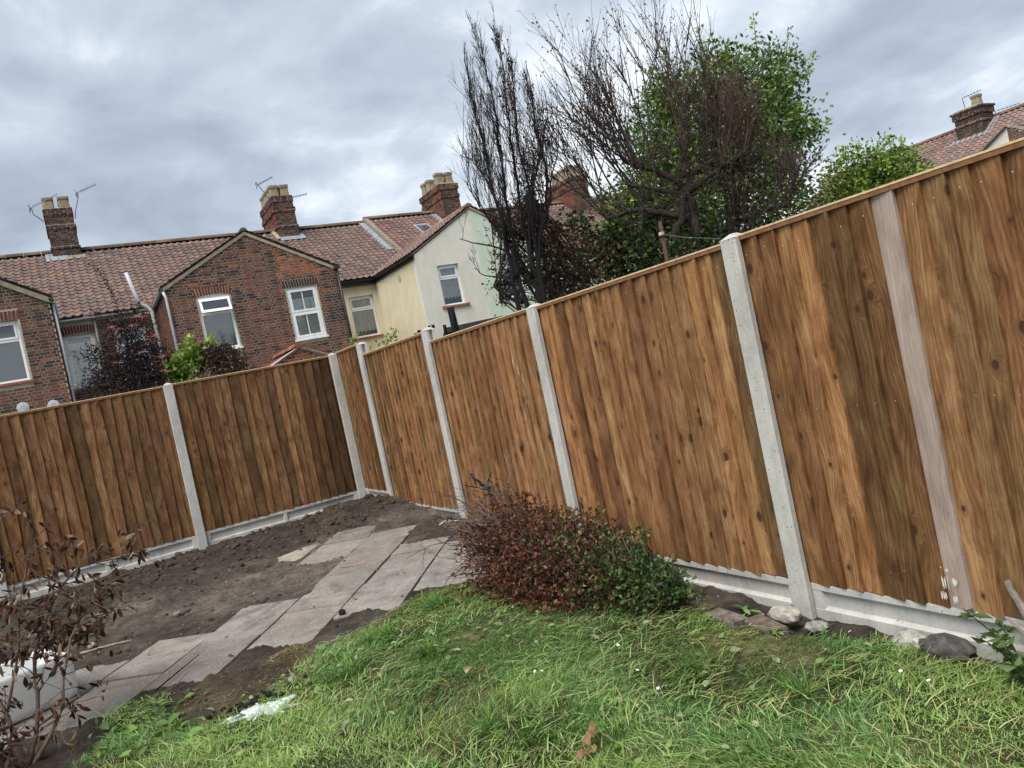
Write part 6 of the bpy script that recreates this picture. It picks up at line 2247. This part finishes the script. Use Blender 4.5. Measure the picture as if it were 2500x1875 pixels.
# ------------------------------------------------------------------ twigs and litter
for (p0, p1, lab, c, rr_) in (((-2.95, -4.72), (-2.42, -4.05), 'long dark charred stick lying from the weeds onto the path', (.03, .024, .02), .006), ((-2.85, -4.78), (-2.5, -4.3), 'thin brown stick beside the long charred stick', (.06, .04, .03), .004),
                              ((-1.22, -3.05), (-1.05, -3.2), 'short pale wood splinter in the gap between slabs', (.28, .22, .15), .006), ((-3.1, -3.0), (-2.75, -3.15), 'pale flat wood strip on the bare earth', (.33, .27, .22), .008),
                              ((-.22, -2.82), (-.08, -2.95), 'white splintered stick end by the bare branches', (.5, .47, .42), .008)):
    q = MB()
    pts = []
    for t in (0, .3, .6, 1):
        x, y = p0[0] + (p1[0] - p0[0]) * t + r.uniform(-.01, .01), p0[1] + (p1[1] - p0[1]) * t
        zz = max(float(gh(x, y)), float(plane_z(x, y)) + .012 if slab_depth(np.array([x]), np.array([y]))[0] > 0 else -9)
        pts.append((x, y, zz + .012 + .01 * t))
    q.tube(pts, [rr_, rr_ * .9, rr_ * .8, rr_ * .4], 6, c)
    tag(q.build('stick', 'bark'), lab, 'stick')
# curled piece of bark in the foreground
bp_ = thing('bark_piece', 'curled strip of orange brown bark in the front grass', 'bark', (-1.42, -6.82, float(gh(-1.42, -6.82))))
for (ox, oy, oz, L_, wd0, tilt, yw, cc) in ((-1.475, -6.845, .030, .095, .013, .10, .15, 0), (-1.41, -6.82, .045, .080, .014, .75, .35, 1)):
    q = MB()
    nu, nv = 10, 6
    vs = []
    for i in range(nu):
        for j in range(nv):
            t, s_ = i / (nu - 1), j / (nv - 1) - .5
            wd = wd0 * (.55 + .8 * math.sin(.5 + 2.2 * t)) * (1 + .22 * math.sin(t * 17 + j))
            al = L_ * t
            vs.append((ox + al * math.cos(tilt) * math.cos(yw) - s_ * wd * 1.7 * math.sin(yw), oy + al * math.cos(tilt) * math.sin(yw) + s_ * wd * 1.7 * math.cos(yw),
                       float(gh(-1.42, -6.82)) + oz + al * math.sin(tilt) - wd * 1.9 * abs(s_) ** 1.6 + random.uniform(-.003, .003) + .010 * math.sin(t * 6)))
    q.add(vs, [(i * nv + j, i * nv + j + 1, (i + 1) * nv + j + 1, (i + 1) * nv + j) for i in range(nu - 1) for j in range(nv - 1)])
    o = q.build('strip', 'bark_peel', bp_)
    sm = o.modifiers.new('thickness', 'SOLIDIFY')
    sm.thickness = .003
# fallen brown leaves
P, D = [], []
for k in range(30):
    x, y = random.uniform(-2.7, -.2), random.uniform(-7.6, -2.0)
    if slab_depth(np.array([x]), np.array([y]))[0] > -.02:
        zz, wh = float(plane_z(x, y)) + .018, 'the paving slabs'
    elif inpoly(np.array([x]), np.array([y]), LAWN)[0]:
        zz, wh = float(gh(x, y)) + .04, 'the lawn'
    else:
        zz, wh = float(gh(x, y)) + .012, 'the bare earth'
    V, F, C = leaf_cloud(np.array([[x, y, zz]]), np.array([[random.gauss(0, 1), random.gauss(0, 1), .15]]), np.array([random.uniform(.025, .055)]), .33, mixcol([(.24, .13, .07), (.30, .19, .11), (.17, .10, .06), (.35, .27, .18)], 1, .2), .5, .3)
    tag(np_mesh('dead_leaf', V, F, C, 'dry_leaf'), 'small curled brown dead leaf lying on ' + wh, 'leaf', 'fallen dead leaves on ' + wh)

# ------------------------------------------------------------------ cut bush lying by the fence
random.seed(77)
cb = thing('fallen_bush', 'cut bush lying on its side, brown leaved at one end, green at the other', 'bush', (-.55, -5.0, .1))
A0, B0 = np.array([-.68, -4.72, .38]), np.array([-.34, -6.12, .18])


def bush_r(t):
    return .42 * np.clip(np.sin(np.clip(t * .86 + .12, 0, 1) * math.pi) ** .62, .0, 1) * (1.0 - .36 * t)


def bush_pts(n, t0, t1, shell=.28):
    t = rng.uniform(t0, t1, n)
    c = A0 + (B0 - A0) * t[:, None]
    d = unit(rng.normal(size=(n, 3)))
    rr = bush_r(t) * (rng.random(n) ** shell) * (1 + .32 * (fbm(d[:, 0] * 2.4 + t * 5, d[:, 1] * 2.4 + d[:, 2] * 2.4, 33, 3) - .5) * 2)
    P = c + d * rr[:, None] * np.array([1.0, 1.0, .98])
    g = gh(P[:, 0], P[:, 1])
    P[:, 2] = np.maximum(P[:, 2], g + .02 + rng.random(n) * .05)
    return P, d, t


n = 19000
P, d, t = bush_pts(n, .02, 1.0)
green = (t + rng.normal(scale=.13, size=n) + .06 * (d[:, 2])) > .66
C = np.where(green[:, None], mixcol([(.045, .085, .026), (.075, .125, .036), (.115, .175, .055), (.03, .06, .02)], n, .25),
             mixcol([(.125, .044, .027), (.155, .058, .033), (.095, .036, .025), (.185, .085, .046), (.070, .030, .024), (.14, .05, .03), (.24, .13, .07)], n, .25))
keep = rng.random(n) < np.clip(.30 + t * 2.4, 0, 1)
Pk, dk, Ck, gk = P[keep], d[keep], C[keep], green[keep]
D = dk * .5 + rng.normal(size=Pk.shape) * .8
for nm, sel, mt in (('dead_leaves', ~gk, 'dry_leaf'), ('green_leaves', gk, 'leaf')):
    m = int(sel.sum())
    V, F, CC = leaf_cloud(Pk[sel], D[sel], rng.uniform(.016, .034, m), .30, Ck[sel], .45, .2)
    np_mesh(nm, V, F, CC, mt, cb)
# sprigs that break the outline
SPG = []
for k in range(190):
    Pq, dq, tq = bush_pts(1, .12, 1.0, .08)
    o_, dr = Vector(Pq[0]), Vector((dq[0][0], dq[0][1], max(dq[0][2], -.1) + random.uniform(0, .4))).normalized()
    SPG.append((o_, o_ + dr * random.uniform(.05, .15), float(tq[0])))
Pq, Dq, Gq = [], [], []
for (a_, b_, tq) in SPG:
    for m_ in range(random.randint(7, 16)):
        Pq.append(tuple(a_.lerp(b_, random.random())))
        Dq.append(tuple(Vector((random.gauss(0, 1), random.gauss(0, 1), random.gauss(0, 1))) + (b_ - a_).normalized()))
        Gq.append(tq + random.gauss(0, .12) > .66)
Gq = np.array(Gq)
Cq = np.where(Gq[:, None], mixcol([(.06, .115, .035), (.10, .165, .05), (.14, .20, .075)], len(Gq), .2), mixcol([(.125, .044, .027), (.155, .058, .033), (.22, .12, .07)], len(Gq), .2))
V, F, CC = leaf_cloud(np.array(Pq), np.array(Dq), rng.uniform(.016, .036, len(Gq)), .30, Cq, .4, .2)
np_mesh('sprigs', V, F, CC, 'dry_leaf', cb)
mb = MB()
for (a_, b_, tq) in SPG:
    mb.tube([a_ - (b_ - a_), a_, b_], [.004, .003, .0012], 4, (.06, .04, .032), False)
for k in range(420):
    t0 = random.random() ** 1.1
    P, d, t = bush_pts(1, t0 * .95, t0 * .95 + .01, .2)
    ax = Vector(A0 + (B0 - A0) * min(t0 + random.uniform(0, .25), 1))
    e = Vector(P[0])
    out = (e - ax)
    e2 = e + out.normalized() * random.uniform(.0, .08)
    c = random.choice([(.055, .035, .03), (.09, .06, .05), (.14, .105, .09), (.03, .022, .02)])
    mb.tube([ax, ax.lerp(e2, .5) + Vector((random.gauss(0, .03), random.gauss(0, .03), random.gauss(0, .03))), e2], [.006, .004, .002], 4, c, False)
# bare scorched twigs sticking out of the far end
for k in range(150):
    s = Vector(A0 + (B0 - A0) * random.uniform(0, .35)) + Vector((random.gauss(0, .12), random.gauss(0, .08), random.gauss(.06, .12)))
    d = Vector((random.gauss(-.45, .55), random.gauss(.75, .35), random.gauss(.15, .42)))
    c = random.choice([(.11, .085, .08), (.16, .13, .12), (.07, .05, .045), (.10, .06, .05), (.20, .17, .155)])
    twig(mb, s, d, random.uniform(.14, .36), random.uniform(.0028, .005), c, 1, .55, .1, 4, None, (1, 4), 4, .16)
mb.build('branches', 'bark', cb)
mb = MB()
limb(mb, [(-.55, -4.9, .50), (-.50, -4.6, .62), (-.44, -4.35, .70), (-.42, -4.15, .76)], .013, .010, (.012, .011, .011), 6)
limb(mb, [(-.52, -4.7, .55), (-.46, -4.46, .68), (-.38, -4.40, .77)], .008, .004, (.012, .011, .011), 5)
limb(mb, [(-.45, -4.45, .66), (-.55, -4.28, .72)], .006, .003, (.012, .011, .011), 5)
mb.build('charred_branch', 'bark', cb)

# ------------------------------------------------------------------ white sink
sk_ = thing('sink', 'white ceramic sink standing on the paving at the left edge', 'sink', (-3.42, -3.86, float(plane_z(-3.42, -3.86)) + .012), rad(22))
W_, D_, H_, T_ = .60, .44, .26, .032


def rrect(wd, dp, rad_, n=5):
    out = []
    for (sx, sy, a0) in ((1, 1, 0), (-1, 1, 90), (-1, -1, 180), (1, -1, 270)):
        for k in range(n + 1):
            a = rad(a0 + 90 * k / n)
            out.append((sx * (wd / 2 - rad_) + rad_ * math.cos(a), sy * (dp / 2 - rad_) + rad_ * math.sin(a)))
    return out


q = MB()
layers = [(W_ - .05, D_ - .05, .06, .0), (W_ - .012, D_ - .012, .05, .018), (W_, D_, .045, .05), (W_ + .006, D_ + .006, .045, H_ - .02), (W_ - .002, D_ - .002, .042, H_ - .004), (W_ - .02, D_ - .02, .04, H_),
          (W_ - 2 * T_ + .014, D_ - 2 * T_ + .014, .035, H_ - .002), (W_ - 2 * T_, D_ - 2 * T_, .035, H_ - .014), (W_ - 2 * T_ - .03, D_ - 2 * T_ - .03, .05, .045), (W_ - 2 * T_ - .10, D_ - 2 * T_ - .10, .05, .034)]
vs = []
for (a, b, c, z) in layers:
    vs += [(x, y, z) for x, y in rrect(a, b, c)]
N = len(rrect(1, 1, .1))
q.add(vs, [(i * N + k, i * N + (k + 1) % N, (i + 1) * N + (k + 1) % N, (i + 1) * N + k) for i in range(len(layers) - 1) for k in range(N)] + [tuple(range(N - 1, -1, -1)), tuple((len(layers) - 1) * N + k for k in range(N))])
q.build('basin', 'ceramic', sk_, smooth=True, local=True)
q = MB()
q.add([(.17 + .020 * math.cos(a), -D_ / 2 - .0045, H_ - .075 + .012 * math.sin(a)) for a in np.arange(0, 6.28, .5236)], [tuple(range(12))])
q.build('overflow_hole', 'dark_hole', sk_, local=True)
q = MB()
for k in range(40):
    rock(q, (random.uniform(-.26, .26), random.uniform(-.16, .16), .06 + random.uniform(0, .05)), random.uniform(.02, .045), r, (.05, .038, .03), .6, 0)
q.build('soil_inside', 'clod', sk_, local=True)

# ------------------------------------------------------------------ dead shrub in the left foreground
random.seed(123)
ds = thing('dead_shrub', 'dead shrub with curled dark brown leaves in the left foreground', 'shrub', (-3.32, -4.72, .07))
mb = MB()
tips = []
STEMS = [[(-3.30, -4.72, .05), (-3.36, -4.55, .30), (-3.42, -4.35, .62), (-3.40, -4.2, .95), (-3.30, -4.1, 1.18)],
         [(-3.30, -4.72, .05), (-3.22, -4.60, .26), (-3.20, -4.45, .50), (-3.08, -4.38, .74), (-2.92, -4.34, .88), (-2.70, -4.30, .86)],
         [(-3.34, -4.74, .05), (-3.42, -4.66, .20), (-3.55, -4.5, .5), (-3.60, -4.3, .85), (-3.5, -4.1, 1.15)],
         [(-3.28, -4.72, .05), (-3.14, -4.68, .22), (-3.08, -4.60, .40), (-2.98, -4.50, .62), (-2.86, -4.42, .72)],
         [(-3.36, -4.55, .30), (-3.26, -4.4, .55), (-3.22, -4.25, .82), (-3.12, -4.15, 1.05)],
         [(-3.42, -4.35, .62), (-3.52, -4.2, .85), (-3.50, -4.05, 1.05)],
         [(-3.30, -4.72, .05), (-3.36, -4.84, .15), (-3.46, -4.9, .3), (-3.52, -4.8, .55)],
         [(-3.20, -4.45, .50), (-3.10, -4.36, .56), (-2.98, -4.36, .55), (-2.90, -4.34, .50)]]
for i, l in enumerate(STEMS):
    c = random.choice([(.11, .075, .055), (.08, .055, .045), (.15, .11, .085)])
    pts = limb(mb, l, .013 if i < 4 else .008, .003, c, 6, 3, .008)
    for k in range(int(len(pts) * .30), len(pts)):
        for _ in range(4 if i != 1 else 3):
            d = Vector((random.gauss(0, 1), random.gauss(0, 1), random.gauss(.35, .7)))
            twig(mb, pts[k], d, random.uniform(.08, .24), .0034, c, 1, .8, .1, 3, tips, (1, 3), 4, .25)
mb.tube([(-3.2, -4.3, .8), (-3.08, -4.15, 1.3), (-3.06, -4.10, 1.58)], [.003, .002, .001], 4, (.09, .06, .045), False)
mb.build('stems', 'bark', ds, smooth=True)


def curled(P, D, L, C):
    """larger withered leaves, rolled along their length and drooping"""
    n = len(P)
    D = unit(D)
    A = unit(np.cross(D, unit(rng.normal(size=(n, 3)))))
    B = np.cross(A, D)
    V, seg_, cr = [], 4, 3
    roll_ = rng.uniform(.6, 1.5, n)
    cur = rng.uniform(.3, 1.7, n)
    for i in range(seg_ + 1):
        t = i / seg_
        wdt = L * .20 * (math.sin(math.pi * min(max(t * .94 + .05, 0), 1)) ** .8)
        c = P + D * (L * (t - .12 * cur * t * t))[:, None] + B * (L * .42 * cur * t * t)[:, None]
        for j in range(cr):
            s_ = j - 1
            a = roll_ * s_ * 1.1
            V.append(c + A * (np.sin(a) / roll_ * wdt)[:, None] + B * ((1 - np.cos(a)) / roll_ * wdt)[:, None] * 1.3)
    V = np.stack(V, 1).reshape(-1, 3)
    per = (seg_ + 1) * cr
    i0 = np.arange(n)[:, None] * per
    F = np.concatenate([i0 + np.array([[a * cr + b, a * cr + b + 1, (a + 1) * cr + b + 1, (a + 1) * cr + b]]) for a in range(seg_) for b in range(cr - 1)])
    return V, F, np.repeat(C, per, axis=0)


sel = [t_ for t_ in tips if random.random() < .55]
n = len(sel)
P = np.array([tuple(t_[0]) for t_ in sel])
D = np.array([tuple(t_[1]) for t_ in sel]) * .4 + rng.normal(size=(n, 3)) * .4 + np.array([0, 0, -.75])
V, F, C = curled(P, D, rng.uniform(.030, .070, n), mixcol([(.070, .032, .025), (.10, .048, .036), (.045, .022, .019), (.15, .09, .06), (.035, .02, .018), (.24, .17, .11)], n, .25))
np_mesh('withered_leaves', V, F, C, 'dry_leaf', ds, smooth=True)

# ------------------------------------------------------------------ plants at the right edge
rp = thing('small_shrub', 'small green leafy shrub at the right edge by the gravel board', 'shrub', (-.14, -7.70, .03))
mb = MB()
P, D = [], []
for k in range(13):
    a = random.uniform(0, 6.28)
    pts = [Vector((-.14 + .02 * math.cos(a), -7.70 + .02 * math.sin(a), .02))]
    h_ = random.uniform(.14, .30)
    for t in (.35, .7, 1.0):
        pts.append(pts[0] + Vector((.14 * math.cos(a) * t * t, .14 * math.sin(a) * t * t, h_ * t)))
    mb.tube(pts, [.004, .0035, .003, .0015], 5, (.06, .07, .03), False)
    for m_ in range(15):
        t = random.uniform(.15, 1.0) * 3
        i = min(int(t), 2)
        q_ = pts[i].lerp(pts[i + 1], t - i)
        P.append(tuple(q_))
        b = random.uniform(0, 6.28)
        D.append((math.cos(b), math.sin(b), random.uniform(-.1, .5)))
mb.build('stems', 'bark', rp)
n = len(P)
V, F, C = leaf_cloud(np.array(P), np.array(D), rng.uniform(.035, .07, n), .24, mixcol([(.045, .085, .025), (.07, .125, .035), (.10, .165, .05)], n, .2), .3, .2)
np_mesh('leaves', V, F, C, 'leaf', rp)
dw = thing('gnarled_stem', 'grey gnarled dead stem leaning on the nearest fence panel at the right edge', 'dead stem', (-.06, -7.72, .03))
mb = MB()
limb(mb, [(-.10, -7.74, .03), (-.06, -7.70, .12), (-.02, -7.66, .22), (.005, -7.60, .335)], .026, .011, (.20, .17, .145), 7, 3, .006)
limb(mb, [(-.05, -7.69, .14), (-.06, -7.64, .20), (-.045, -7.60, .215)], .016, .006, (.24, .21, .18), 6, 3, .005)
mb.build('stem', 'bark', dw)
